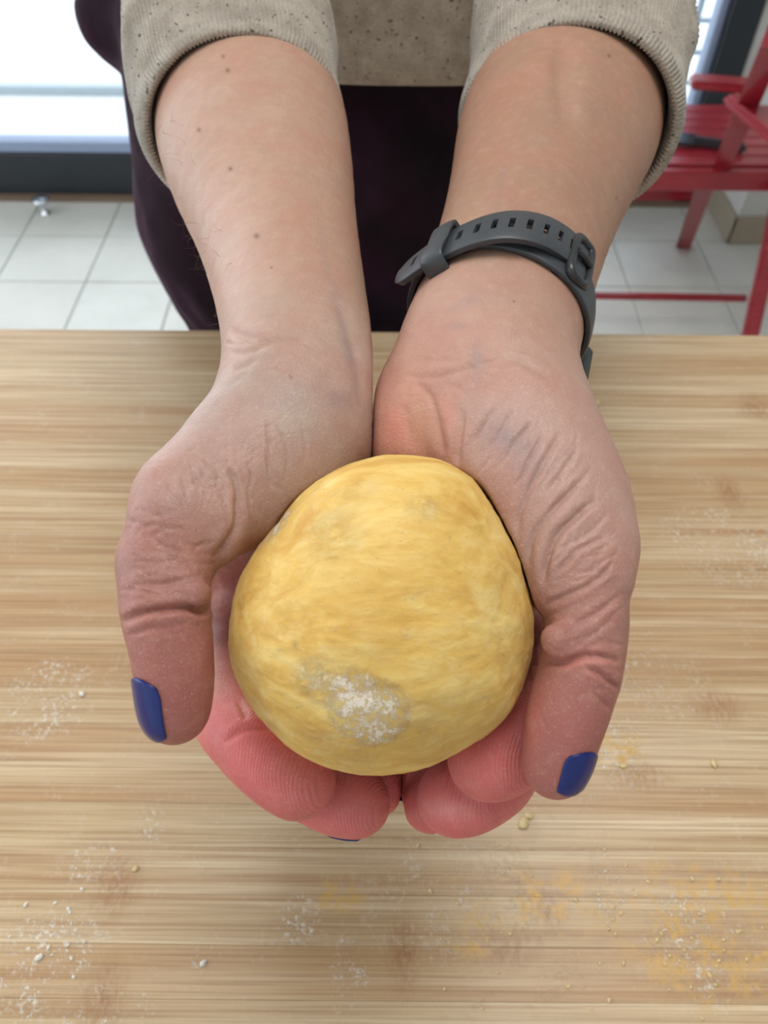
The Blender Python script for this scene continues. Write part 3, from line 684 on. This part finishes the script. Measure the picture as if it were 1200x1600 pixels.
def skin_mat():
    M = NM('skin')
    at = M.n('ShaderNodeAttribute', attribute_name='tint').outputs['Color']
    g = M.n('ShaderNodeNewGeometry').outputs['Position']
    n1 = M.noise(g, 260, 4, .6); n2 = M.noise(g, 60, 3)
    c = M.mix(M.ramp(n2, [(.35, .25), (.6, .0)]), at, lin(186, 120, 104))
    c = M.mix(M.ramp(n1, [(.5, .0), (.75, .12)]), c, lin(232, 200, 180))
    c = M.mix(M.ramp(n1, [(.25, .14), (.45, .0)]), c, lin(160, 104, 90))
    v = M.n('ShaderNodeTexVoronoi', {'Vector': M.n('ShaderNodeVectorMath', {0: g, 1: M.n('ShaderNodeVectorMath', {0: M.n('ShaderNodeTexNoise', {'Vector': g, 'Scale': 200.}).outputs['Color'], 1: (.003, .003, .003)}, operation='MULTIPLY').outputs[0]}, operation='ADD').outputs[0], 'Scale': 620.}, feature='DISTANCE_TO_EDGE').outputs['Distance']
    v2 = M.n('ShaderNodeTexVoronoi', {'Vector': g, 'Scale': 1400.}, feature='DISTANCE_TO_EDGE').outputs['Distance']
    # flour caught in the skin
    mask = M.n('ShaderNodeAttribute', attribute_name='dust').outputs['Fac']
    fl = M.math('MULTIPLY', M.ramp(M.noise(g, 1500, 3, .7), [(.58, .0), (.68, 1.0)]), mask)
    c = M.mix(M.math('MULTIPLY', fl, .22), c, lin(236, 220, 206))
    nb = M.bump(M.ramp(v, [(0.0, .0), (.16, 1.0)]), .16, .0005); nb = M.bump(M.ramp(v2, [(0.0, .0), (.2, 1.0)]), .12, .0003, nb); nb = M.bump(n1, .2, .0004, nb)
    wv = M.n('ShaderNodeTexWave', {'Vector': M.n('ShaderNodeMapping', {0: g, 2: (.3, .4, .5)}).outputs[0], 'Scale': 380., 'Distortion': 14., 'Detail': 1., 'Detail Scale': .18}).outputs['Fac']
    rg = M.n('ShaderNodeAttribute', attribute_name='ridge').outputs['Fac']
    nb = M.bump(M.math('MULTIPLY', wv, rg), .5, .0003, nb)
    M.set(Base_Color=c, Roughness=.47, Normal=nb, Subsurface_Weight=.3, Subsurface_Scale=.0028, Specular_IOR_Level=.42)
    M.b.inputs['Subsurface Radius'].default_value = (1, .35, .2); return M.m
mt_skin = skin_mat()
person = empty('person', (0, .62, 0)); tag(person, 'person in a flecked beige sweater and dark purple trousers, holding out dough in cupped hands', 'person')
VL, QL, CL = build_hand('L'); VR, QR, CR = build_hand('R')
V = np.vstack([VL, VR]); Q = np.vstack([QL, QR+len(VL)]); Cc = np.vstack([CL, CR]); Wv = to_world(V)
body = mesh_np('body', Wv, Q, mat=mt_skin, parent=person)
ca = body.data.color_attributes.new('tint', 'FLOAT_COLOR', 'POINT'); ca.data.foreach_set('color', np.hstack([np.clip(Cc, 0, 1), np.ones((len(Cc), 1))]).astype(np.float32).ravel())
ridge = np.zeros(len(V))
for sd_ in 'LR':
    for f in HANDS[sd_]['fingers'][:3]:
        c_, r_ = cm(f[-1]); ridge = np.maximum(ridge, np.clip(1.6-np.linalg.norm(V-c_, axis=1)/(r_*1.6), 0, 1))
ra = body.data.attributes.new('ridge', 'FLOAT', 'POINT'); ra.data.foreach_set('value', ridge.astype(np.float32))
dust = np.clip((23.4-V[:, 2])/3, 0, 1); da = body.data.attributes.new('dust', 'FLOAT', 'POINT'); da.data.foreach_set('value', dust.astype(np.float32))
print('body quads', len(Q))
# nails ----------------------------------------------------------------
bvh = BVHTree.FromPolygons([Vector(p) for p in Wv.tolist()], Q.tolist())
bvhR = BVHTree.FromPolygons([Vector(p) for p in to_world(VR).tolist()], QR.tolist())
def nail_mat():
    M = NM('blue_nail_polish'); M.set(Base_Color=lin(10, 34, 112), Roughness=.12, Specular_IOR_Level=.5); M.b.inputs['Coat Weight'].default_value = .0
    M.set(Normal=M.bump(M.noise(M.pos(), 400, 2), .05, .0003)); return M.m
mt_nail = nail_mat()
def nail(base, tip, ndir, half_ang, name='nail', rr0=.9):
    # base, tip: (px,py,Z) centre-line of the finger under the nail; ndir: camera-axes direction out of the nail
    a, b = cm((*base, 1))[0], cm((*tip, 1))[0]; ax = (b-a); L = np.linalg.norm(ax); ax /= L
    n = np.array(ndir, float); n -= ax*n.dot(ax); n /= np.linalg.norm(n); s = np.cross(ax, n)
    nu, nv = 22, 17; pts = np.zeros((nu, nv, 3)); R3 = np.array([list(right), list(up), list(fwd)])
    for i in range(nu):
        u = i/(nu-1)
        for j in range(nv):
            v = j/(nv-1)*2-1
            ue = u*(1-.10*v*v) + .10*v*v*(1-u)*1.0      # rounded ends
            th = v*half_ang*(1-.16*(max(0, .25-u)/.25)**2)
            d = n*math.cos(th)+s*math.sin(th); c_ = a+ax*L*ue
            O = Vector(to_world((c_+d*4)[None])[0]); D = Vector((-d) @ R3)
            h = bvh.ray_cast(O, D, .05)
            hit = from_world(np.array(h[0])[None])[0] if h[0] is not None else c_+d*rr0
            if (hit-c_).dot(d) > rr0*1.35 or (hit-c_).dot(d) < rr0*.6: hit = c_+d*rr0
            pts[i, j] = hit+d*.035
    for _ in range(3):   # a nail is stiffer than the skin: smooth it
        q = pts.copy(); q[1:-1] = (pts[:-2]+pts[2:]+2*pts[1:-1])/4; q[:, 1:-1] = (q[:, :-2]+q[:, 2:]+2*q[:, 1:-1])/4; pts = q
    I = np.arange(nu*nv).reshape(nu, nv); Qn = np.stack([I[:-1, :-1], I[1:, :-1], I[1:, 1:], I[:-1, 1:]], 2).reshape(-1, 4)
    o = mesh_np(name, to_world(pts.reshape(-1, 3)), Qn, mat=mt_nail, parent=person)
    sd = o.modifiers.new('thick', 'SOLIDIFY'); sd.thickness = .0005; sd.offset = 0
    o['label'] = 'dark blue polished nail'; return o
nail((269, 1042, 18.8), (274, 1146, 19.0), (-.56, .0, -.83), .58, 'thumbnail')
nail((888, 1148, 18.8), (870, 1222, 19.0), (.34, .0, -.94), .58, 'thumbnail')
for side, dirs in (('L', ((-.1, -.8, .6), (.1, -.95, .35), (.2, -1, .6), (.1, -1, .6))), ('R', ((.1, -.6, .8), (.1, -.6, .8), (0, -.8, .7), (0, -1, .6)))):
    for f, dv in zip(HANDS[side]['fingers'], dirs):
        a, b = f[-2], f[-1]; t0, t1 = .35, 1.35
        q = [tuple(a[i]+(b[i]-a[i])*t for i in range(3)) for t in (t0, t1)]
        nail(q[0], q[1], dv, .62, 'fingernail', b[3]*b[2]/F)
# ---------------------------------------------------------------- wrist band
mt_band = plain('dark_grey_silicone', lin(66, 70, 76), .42, bumpy=.05, nscale=200)
mt_case = plain('dark_grey_plastic_case', lin(48, 50, 55), .3, nscale=80)
Aax = cm((778, 500, 25.4, 1))[0]-cm((845, 290, 31.5, 1))[0]; Aax /= np.linalg.norm(Aax)
CB = cm((783, 502, 26.2, 1))[0]
vv = np.array([0, 0, -1.0]); vv -= Aax*vv.dot(Aax); vv /= np.linalg.norm(vv); uu = np.cross(vv, Aax); uu = uu if uu[0] > 0 else -uu
def ribbon(name, pts, nrm, wid, hw, th, parent, mat, holes=(), closed=False, tip=False):
    # pts: n x 3 (cm), nrm: outward normals, wid: width direction, hw: half width array
    n = len(pts); cols = [-1, -.86, -.30, .36, .86, 1]
    hw = np.broadcast_to(hw, n); vs_ = []
    for i in range(n):
        for c_ in cols:
            curl = -.07*abs(c_)**4
            vs_.append(pts[i]+wid*hw[i]*c_+nrm[i]*curl)
    nc = len(cols); fs = []
    for i in range(n if closed else n-1):
        i2 = (i+1) % n
        for j in range(nc-1):
            if j == 2 and i in holes: continue
            fs.append((i*nc+j, i2*nc+j, i2*nc+j+1, i*nc+j+1))
    o = mesh_np(name, to_world(np.array(vs_)), np.array(fs), mat=mat, parent=parent)
    s_ = o.modifiers.new('t', 'SOLIDIFY'); s_.thickness = th; s_.offset = 0
    b_ = o.modifiers.new('b', 'BEVEL'); b_.width = .0004; b_.segments = 2; b_.limit_method = 'ANGLE'
    return o
band = empty('wristband', to_world(CB[None])[0]); tag(band, 'dark grey silicone wristband with slotted strap, worn on the wrist at right', 'wristband')
R3 = np.array([list(right), list(up), list(fwd)])
NB = 96; th = np.linspace(0, 2*math.pi, NB, endpoint=False)
# fit the lower loop to the arm by casting rays inwards
lp = []; ln = []
for t in th:
    d = uu*math.cos(t)+vv*math.sin(t); best = 0
    for off in (-.7, 0, .7):
        O = Vector(to_world((CB+d*6+Aax*off)[None])[0]); h = bvhR.ray_cast(O, Vector((-d) @ R3), .08)
        if h[0] is not None: best = max(best, float((from_world(np.array(h[0])[None])[0]-CB).dot(d)))
    lp.append(best+.16); ln.append(d)
lp = np.array(lp); kk_ = np.hanning(9); kk_ /= kk_.sum(); lp = np.convolve(np.r_[lp, lp, lp], kk_, 'same')[NB:2*NB]; ln = np.array(ln)
Lw = CB+ln*lp[:, None]
ribbon('lower_strap', Lw, ln, Aax, .82, .0018, band, mt_band, closed=True)
up_px = [(624, 430, 25.0), (662, 402, 24.5), (700, 380, 24.1), (750, 359, 23.6), (800, 351, 23.4), (850, 360, 23.6), (888, 382, 24.1), (914, 410, 24.8)]
Up = spline([cm((*p, 1))[0] for p in up_px], 121); tg = np.gradient(Up, axis=0); tg /= np.linalg.norm(tg, axis=1, keepdims=True)
un = np.cross(tg, Aax); un /= np.linalg.norm(un, axis=1, keepdims=True); un *= np.sign((un*vv).sum(1))[:, None]
hw = np.full(121, .84); hw[:40] = np.linspace(.76, .84, 40); hw[:11] *= np.sqrt(np.clip(1-((10-np.arange(11))/10.9)**2.6, .10, 1))
ribbon('upper_strap', Up, un, Aax, hw, .0020, band, mt_band, holes=[h+q for h in (10, 18, 40, 49, 58, 67, 76, 85, 94, 103, 111) for q in range(3)])
# keeper loop
kc = Up[30]; kn = un[30]; kt = tg[30]
prof = []
for a_ in np.linspace(0, 2*math.pi, 28, endpoint=False):
    c_, s_ = math.cos(a_), math.sin(a_); e = .35
    prof.append((math.copysign(abs(c_)**e, c_)*1.08, math.copysign(abs(s_)**e, s_)*.34))
kp = np.array([kc-kn*.10+Aax*p[0]+kn*p[1] for p in prof]); knn = kp-(kc-kn*.10); knn /= np.linalg.norm(knn, axis=1, keepdims=True)
ribbon('keeper_loop', kp, knn, kt, .34, .0018, band, mt_band, closed=True)
# buckle frame and prong
bc = cm((908, 408, 24.4, 1))[0]; bt = tg[116]; bn = un[116]
fr = []
for a_ in np.linspace(0, 2*math.pi, 32, endpoint=False):
    c_, s_ = math.cos(a_), math.sin(a_); e = .45
    fr.append(bc+Aax*math.copysign(abs(c_)**e, c_)*1.12+bt*math.copysign(abs(s_)**e, s_)*.52)
def tube(name, pts, r, mat, parent, closed=False, seg=10):
    cu = bpy.data.curves.new(name, 'CURVE'); cu.dimensions = '3D'; sp = cu.splines.new('POLY'); sp.points.add(len(pts)-1)
    wp = to_world(np.array(pts))-np.array(parent_loc(parent))
    for i, p in enumerate(wp): sp.points[i].co = (*p, 1)
    sp.use_cyclic_u = closed; cu.bevel_depth = r; cu.bevel_resolution = 4; cu.use_fill_caps = True
    t_ = bpy.data.objects.new(name, cu); C.objects.link(t_)
    dg = bpy.context.evaluated_depsgraph_get(); me = bpy.data.meshes.new_from_object(t_.evaluated_get(dg)); bpy.data.objects.remove(t_)
    me.name = name; me.materials.clear(); me.materials.append(mat); me.polygons.foreach_set('use_smooth', [True]*len(me.polygons))
    return link(name, me, None, parent)
tube('buckle', fr, .0016, mt_case, band, True)
tube('prong', [bc-bt*.5+bn*.12, bc-bt*.1+bn*.18, bc+bt*.38+bn*.12], .0011, mt_case, band)
tube('spring_bar', [cm((846, 430, 23.6, 1))[0], cm((880, 430, 23.8, 1))[0], cm((908, 446, 24.3, 1))[0]], .0018, mt_case, band)
# tracker body on the back of the wrist
bmw = bmesh.new(); add_box(bmw, (-.010, -.018, -.005), (.010, .018, .005), .004, 3)
bk = int(NB*.93) % NB; nb_ = ln[bk]; tb_ = np.cross(Aax, nb_)
Mx = Matrix([list(x @ R3) for x in (tb_, Aax, nb_)]).transposed().to_4x4(); pc = to_world((Lw[bk]+nb_*.42)[None])[0]
Mx = Matrix.LocRotScale(Vector(pc)-Vector(parent_loc(band)), Mx.to_quaternion(), Vector((1.2, .5, .7)))
bmesh.ops.transform(bmw, matrix=Mx, verts=bmw.verts); bm_obj('tracker_case', bmw, mt_case, band, True, False)
# ---------------------------------------------------------------- sweater
def knit_mat():
    M = NM('flecked_beige_knit')
    g = M.n('ShaderNodeNewGeometry').outputs['Position']
    n1 = M.noise(g, 90, 4, .6); n2 = M.noise(g, 700, 3, .7)
    c = M.ramp(n1, [(.3, lin(152, 143, 132)), (.7, lin(184, 175, 164))])
    c = M.mix(M.ramp(n2, [(.3, .5), (.5, .0)]), c, lin(122, 110, 98))
    sc = M.n('ShaderNodeMapping', {0: g}); sc.inputs['Scale'].default_value = (1, 1, 1)
    fk = M.noise(sc.outputs[0], 330, 1, .5); fk2 = M.noise(g, 90, 2)
    f = M.math('MULTIPLY', M.ramp(fk, [(.68, .0), (.72, 1.0)]), M.ramp(fk2, [(.34, .1), (.45, 1.0)]))
    c = M.mix(M.math('MULTIPLY', f, .85), c, lin(56, 46, 42))
    nb = M.bump(n2, .5, .0008)
    M.set(Base_Color=c, Roughness=.9, Normal=nb, Specular_IOR_Level=.15); M.b.inputs['Sheen Weight'].default_value = .35; M.b.inputs['Sheen Roughness'].default_value = .4
    return M.m
mt_knit = knit_mat()
def sleeve(name, rings, parent, nrib, seed):
    # rings: list of (centre world Vector, normal Vector, rx, ry, side Vector); built from the inner lip out over the rim and up the sleeve
    K = spline([[*r[0], *r[1], r[2], r[3], *r[4]] for r in rings], 150)
    nu = nrib*4; a = np.linspace(0, 2*math.pi, nu, endpoint=False); VV = []
    for i, k in enumerate(K):
        c_, n_, rx, ry, s_ = k[:3], k[3:6]/np.linalg.norm(k[3:6]), k[6], k[7], k[8:11]
        s_ = s_-n_*s_.dot(n_); s_ /= np.linalg.norm(s_); t_ = np.cross(n_, s_)
        rib = .00055*np.cos(a*nrib)*min(1, i/8)
        VV.append(c_+np.outer(np.cos(a)*(rx+rib), s_)+np.outer(np.sin(a)*(ry+rib), t_))
    VV = np.array(VV); flat = VV.reshape(-1, 3); N0 = (VV-VV.mean(1, keepdims=True)).reshape(-1, 3); N0 /= np.linalg.norm(N0, axis=1, keepdims=True)
    amp = np.repeat(np.clip((np.arange(150)-30)/60, .12, 1), nu)
    flat = flat+N0*(amp*(.004*vnoise(flat, 26, seed)+.0015*vnoise(flat, 70, seed+1)))[:, None]
    I = np.arange(150*nu).reshape(150, nu); J = np.roll(I, -1, 1)
    Qs = np.stack([I[:-1], J[:-1], J[1:], I[1:]], 2).reshape(-1, 4)
    return mesh_np(name, flat, Qs, mat=mt_knit, parent=parent)
def ring(px, py, Z, rx, ry, n, s=None):
    return (P(px, py, Z), Vector(n).normalized(), rx, ry, Vector(s) if s else right.copy())
def nrm(a, b): return (Vector(b)-Vector(a)).normalized()
torso = None
def barrel(name, secs, n, mat, parent, pw=.8, cap=True, noise_amp=.004, seed=3, nl=120, nscale=14):
    K = spline(secs, nl); a = np.linspace(0, 2*math.pi, n, endpoint=False); VV = []
    for k in K:
        cx, cy, z, rx, ry = k; VV.append(np.stack([cx+rx*np.sign(np.cos(a))*np.abs(np.cos(a))**pw, cy+ry*np.sign(np.sin(a))*np.abs(np.sin(a))**pw, np.full(n, z)], 1))
    VV = np.array(VV); N0 = (VV-VV.mean(1, keepdims=True)).reshape(-1, 3); N0 /= np.linalg.norm(N0, axis=1, keepdims=True)
    fl = VV.reshape(-1, 3); fl = fl+N0*(noise_amp*vnoise(fl*np.array([1, 1, .5]), nscale, seed))[:, None]
    I = np.arange(nl*n).reshape(nl, n); J = np.roll(I, -1, 1); Qs = np.stack([I[:-1], J[:-1], J[1:], I[1:]], 2).reshape(-1, 4)
    return mesh_np(name, fl, Qs, mat=mat, parent=parent)
hem = on_plane(630, 140, 1.0)
def Yat(py, y):   # height of a point at ground distance y seen at image row py (mid frame)
    a = PITCH - math.atan((800-py)/F); return CAM_Z - y*math.tan(a)
BY = EDGE_Y + .13         # body axis
HZ = Yat(138, BY-.115)
sweater = barrel('sweater', [(0.01, BY, HZ+.02, .165, .100), (0.01, BY, HZ+.004, .170, .107), (.01, BY, HZ+.002, .176, .114), (.01, BY, HZ+.02, .180, .118), (.01, BY+.01, HZ+.10, .180, .122), (.01, BY+.02, HZ+.22, .185, .125), (.01, BY+.03, HZ+.33, .195, .12), (.01, BY+.04, HZ+.40, .16, .09), (.01, BY+.04, HZ+.43, .07, .06), (.01, BY+.04, HZ+.44, .055, .055)], 360, mt_knit, person)
nL = nrm(P(383, 150, .365), P(345, 20, .41)); nR = nrm(P(886, 150, .365), P(925, 10, .41))
def mk(side, sx):
    if side == 'L':
        c0, c1, c2 = (384, 203, .352), (376, 150, .366), (362, 70, .385)
        r0 = .0430; e = P(345, -30, .42); sh = Vector((-.175, BY+.03, HZ+.33)); n0 = nL
    else:
        c0, c1, c2 = (887, 198, .352), (893, 146, .366), (903, 66, .385)
        r0 = .0455; e = P(925, -40, .42); sh = Vector((.20, BY+.03, HZ+.33)); n0 = nR
    p0, p1, p2 = P(*c0), P(*c1), P(*c2)
    tilt = (n0 + fwd*.3).normalized()
    R = [(p0+tilt*.03, tilt, r0-.001, r0-.004, right), (p0+tilt*.004, tilt, r0-.001, r0-.0062, right), (p0-tilt*.001, tilt, r0+.001, r0-.004, right), (p0+tilt*.002, tilt, r0+.0035, r0-.0012, right),
         (p0+tilt*.012, tilt, r0+.005, r0-.001, right), (p1+tilt*.01, tilt, r0+.006, r0+.003, right), (p2, n0, r0+.009, r0+.009, right), (e, (nrm(p2, e)+nrm(e, sh)).normalized(), r0+.012, r0+.012, right),
         ((e+sh)/2, nrm(e, sh), .062, .062, right), (sh, nrm(e, sh), .065, .065, right)]
    return sleeve('sleeve', R, sweater, 150, 11 if side == 'L' else 17)
mk('L', -1); mk('R', 1)
# ---------------------------------------------------------------- trousers
def velvet():
    M = NM('dark_purple_velvet')
    n = M.noise(M.pos(), 14, 4, .6); c = M.ramp(n, [(.35, lin(16, 6, 14)), (.7, lin(44, 14, 36))])
    M.set(Base_Color=c, Roughness=.8, Specular_IOR_Level=.2, Normal=M.bump(M.noise(M.pos(), 600, 3), .4, .0006))
    M.b.inputs['Sheen Weight'].default_value = .25; M.b.inputs['Sheen Roughness'].default_value = .35; M.b.inputs['Sheen Tint'].default_value = (*lin(150, 70, 120), 1); return M.m
def build_trousers():
    G = Field((-.30, BY-.2, 0.02), (.30, BY+.22, HZ+.12), .006)
    v = lambda x, y, z: np.array([x, y, z])
    # seat and hips
    G.cone(v(-.112, BY, HZ-.02), .094, v(-.122, BY, HZ-.16), .098, .05); G.cone(v(.095, BY, HZ-.02), .094, v(.105, BY, HZ-.16), .098, .05)
    G.cone(v(-.06, BY, HZ+.06), .088, v(.06, BY, HZ+.06), .088, .05); G.cone(v(-.05, BY+.03, HZ-.1), .1, v(.05, BY+.03, HZ-.1), .1, .05)
    for s in (-1, 1):
        G.cone(v(.118*s if s < 0 else .095, BY, HZ-.16), .095, v(s*.10, BY+.01, .45), .068, .03); G.cone(v(s*.10, BY+.01, .45), .068, v(s*.10, BY+.03, .05), .05, .02)
    G.cone(v(0, BY, HZ-.1), .1, v(0, BY, HZ-.25), .085, .05)
    # pocket puffing out at the hip
    G.cone(v(-.195, BY+.02, 1.10), .03, v(-.206, BY+.02, 1.066), .036, .02)
    V_, Q_ = surface_nets(G.d, G.lo, G.h); V_, Q_ = subdivide(V_, Q_)
    N_ = vnormals(V_, Q_); V_ = V_+N_*(.004*vnoise(V_*np.array([1, 1, .6]), 22, 31)+.002*vnoise(V_, 50, 32))[:, None]
    return V_, Q_
Vt, Qt = build_trousers()
Field_h = None
trousers = mesh_np('trousers', Vt, Qt, mat=velvet(), parent=person)
mt_shoe = plain('dark_shoe', lin(40, 36, 38), .6)
for s in (-1, 1):
    bm = bmesh.new(); r = bmesh.ops.create_uvsphere(bm, u_segments=24, v_segments=14, radius=1)
    for vtx in bm.verts:
        x, y_, z = vtx.co; z = max(z, -.45); vtx.co = Vector((s*.10+x*.045*(1+.12*-y_), BY-.03+y_*.125, .028+z*(.062 if y_ > 0 else .045)))
    bm_obj('shoe', bm, mt_shoe, person, True)
# ---------------------------------------------------------------- crumbs on the board
mt_crumb = plain('dry_dough', lin(232, 208, 158), .8, bumpy=.4, nscale=300)
mt_fl = plain('flour_clump', lin(240, 234, 224), .9, bumpy=.4, nscale=300)
def crumb(px, py, r, label, flour=False, grp=None, n=1, elong=1.3):
    bm = bmesh.new()
    bmesh.ops.create_icosphere(bm, subdivisions=2, radius=1)
    sd = rnd.random()*50; a_ = rnd.random()*3.1
    p = on_plane(px, py, BZ)
    for v_ in bm.verts:
        c_ = v_.co.copy(); k_ = 1+.28*math.sin(c_.x*4+sd)*math.cos(c_.y*5+sd*2)+.2*math.sin(c_.z*6+sd)
        x, y_ = c_.x*r*elong*k_, c_.y*r*k_/elong*1.1
        v_.co = Vector((x*math.cos(a_)-y_*math.sin(a_), x*math.sin(a_)+y_*math.cos(a_), (c_.z*.55*k_)*r))
    zmin = min(v_.co.z for v_ in bm.verts)
    for v_ in bm.verts: v_.co.z -= zmin
    o = bm_obj('dough_crumb' if not flour else 'flour_clump', bm, mt_fl if flour else mt_crumb, None, True); o.location = (p.x, p.y, BZ-.0001)
    tag(o, label, 'crumb', grp); return o
crumb(818, 1287, .0026, 'biggest dough crumb, on the board just below the fingertips at the right', elong=1.1)
crumb(826, 1276, .0020, 'curled end piece touching the biggest dough crumb below the fingers')
crumb(933, 632, .0026, 'lone pale crumb on the board right of the banded wrist')
crumb(212, 1358, .0013, 'small tan crumb on the lower left of the board')
crumb(974, 1197, .0015, 'round yellowish crumb just below the thumb at the right')
crumb(1115, 1194, .0018, 'flat crumb on the board near the right edge, level with the blue thumbnail there')
crumb(925, 1170, .0022, 'yellow crumb beside the thumb at the right')
crumb(128, 1085, .0016, 'white flour clump beside the thumb at the left', True)
crumb(62, 1496, .0016, 'large white flour clump near the lower left corner', True)
crumb(318, 1505, .0013, 'white flour clump at the bottom, below the hand at the left', True, elong=1.25)
for i in range(70):
    if i < 22: x, y_ = rnd.gauss(1110, 45), rnd.gauss(1490, 60)
    elif i < 40: x, y_ = rnd.gauss(960, 40), rnd.gauss(1410, 60)
    elif i < 52: x, y_ = rnd.gauss(80, 45), rnd.gauss(1480, 50)
    else: x, y_ = rnd.uniform(640, 1180), rnd.uniform(1320, 1590)
    if y_ > 1595 or y_ < 1310: continue
    if x > 500: crumb(x, y_, rnd.uniform(.0005, .0010), 'tiny dry crumb scattered on the lower right of the board', False, 'tiny crumbs at the lower right')
    else: crumb(x, y_, rnd.uniform(.0005, .0010), 'tiny flour speck scattered near the lower left corner', True, 'flour specks at the lower left')
# ---------------------------------------------------------------- fine hairs along the arm and wool fuzz
def hairs(name, items, mat, parent, r):
    V_, Q_ = [], []
    for pts in items:
        b0 = len(V_)
        for i, p in enumerate(pts):
            rr_ = r*(1-.8*i/(len(pts)-1))
            for k_ in range(3): V_.append(p+rr_*(np.cos(2.1*k_)*np.array(list(right))+np.sin(2.1*k_)*np.array(list(up))))
        for i in range(len(pts)-1):
            for k_ in range(3): Q_.append((b0+i*3+k_, b0+i*3+(k_+1) % 3, b0+i*3+3+(k_+1) % 3, b0+i*3+3+k_))
    o = mesh_np(name, np.array(V_), np.array(Q_), mat=mat, parent=parent); tag(o, kind='stuff'); return o
def scatter_hair(objv, objn, sel, n, L, curl, rs):
    idx = rs.choice(np.where(sel)[0], n); out = []
    for i in idx:
        p = objv[i].copy(); d = objn[i]*1.0+rs.normal(0, .5, 3); d /= np.linalg.norm(d); l = L*rs.uniform(.4, 1.2); c_ = rs.normal(0, curl, 3); pts = [p]
        for s_ in range(5): d = d+c_; d /= np.linalg.norm(d); p = p+d*l/5; pts.append(p)
        out.append(pts)
    return out
rs = np.random.RandomState(3)
pxv = 600+V[:, 0]/V[:, 2]*F; pyv = 800-V[:, 1]/V[:, 2]*F; Nw = -vnormals(Wv, Q)
selL = (V[:, 2] > 25) & (pyv > 180) & (pyv < 560) & (pxv < 380) & (Nw[:, 0] < -.6)
selR = (V[:, 2] > 27) & (pyv > 180) & (pyv < 420) & (pxv > 900) & (Nw[:, 0] > .5)
mt_hair = plain('fine_brown_hair', lin(120, 92, 70), .5)
H_ = scatter_hair(Wv, Nw, selL, 110, .008, .25, rs)+scatter_hair(Wv, Nw, selR, 50, .004, .2, rs)
hairs('arm_hair', H_, mt_hair, person, .00006)
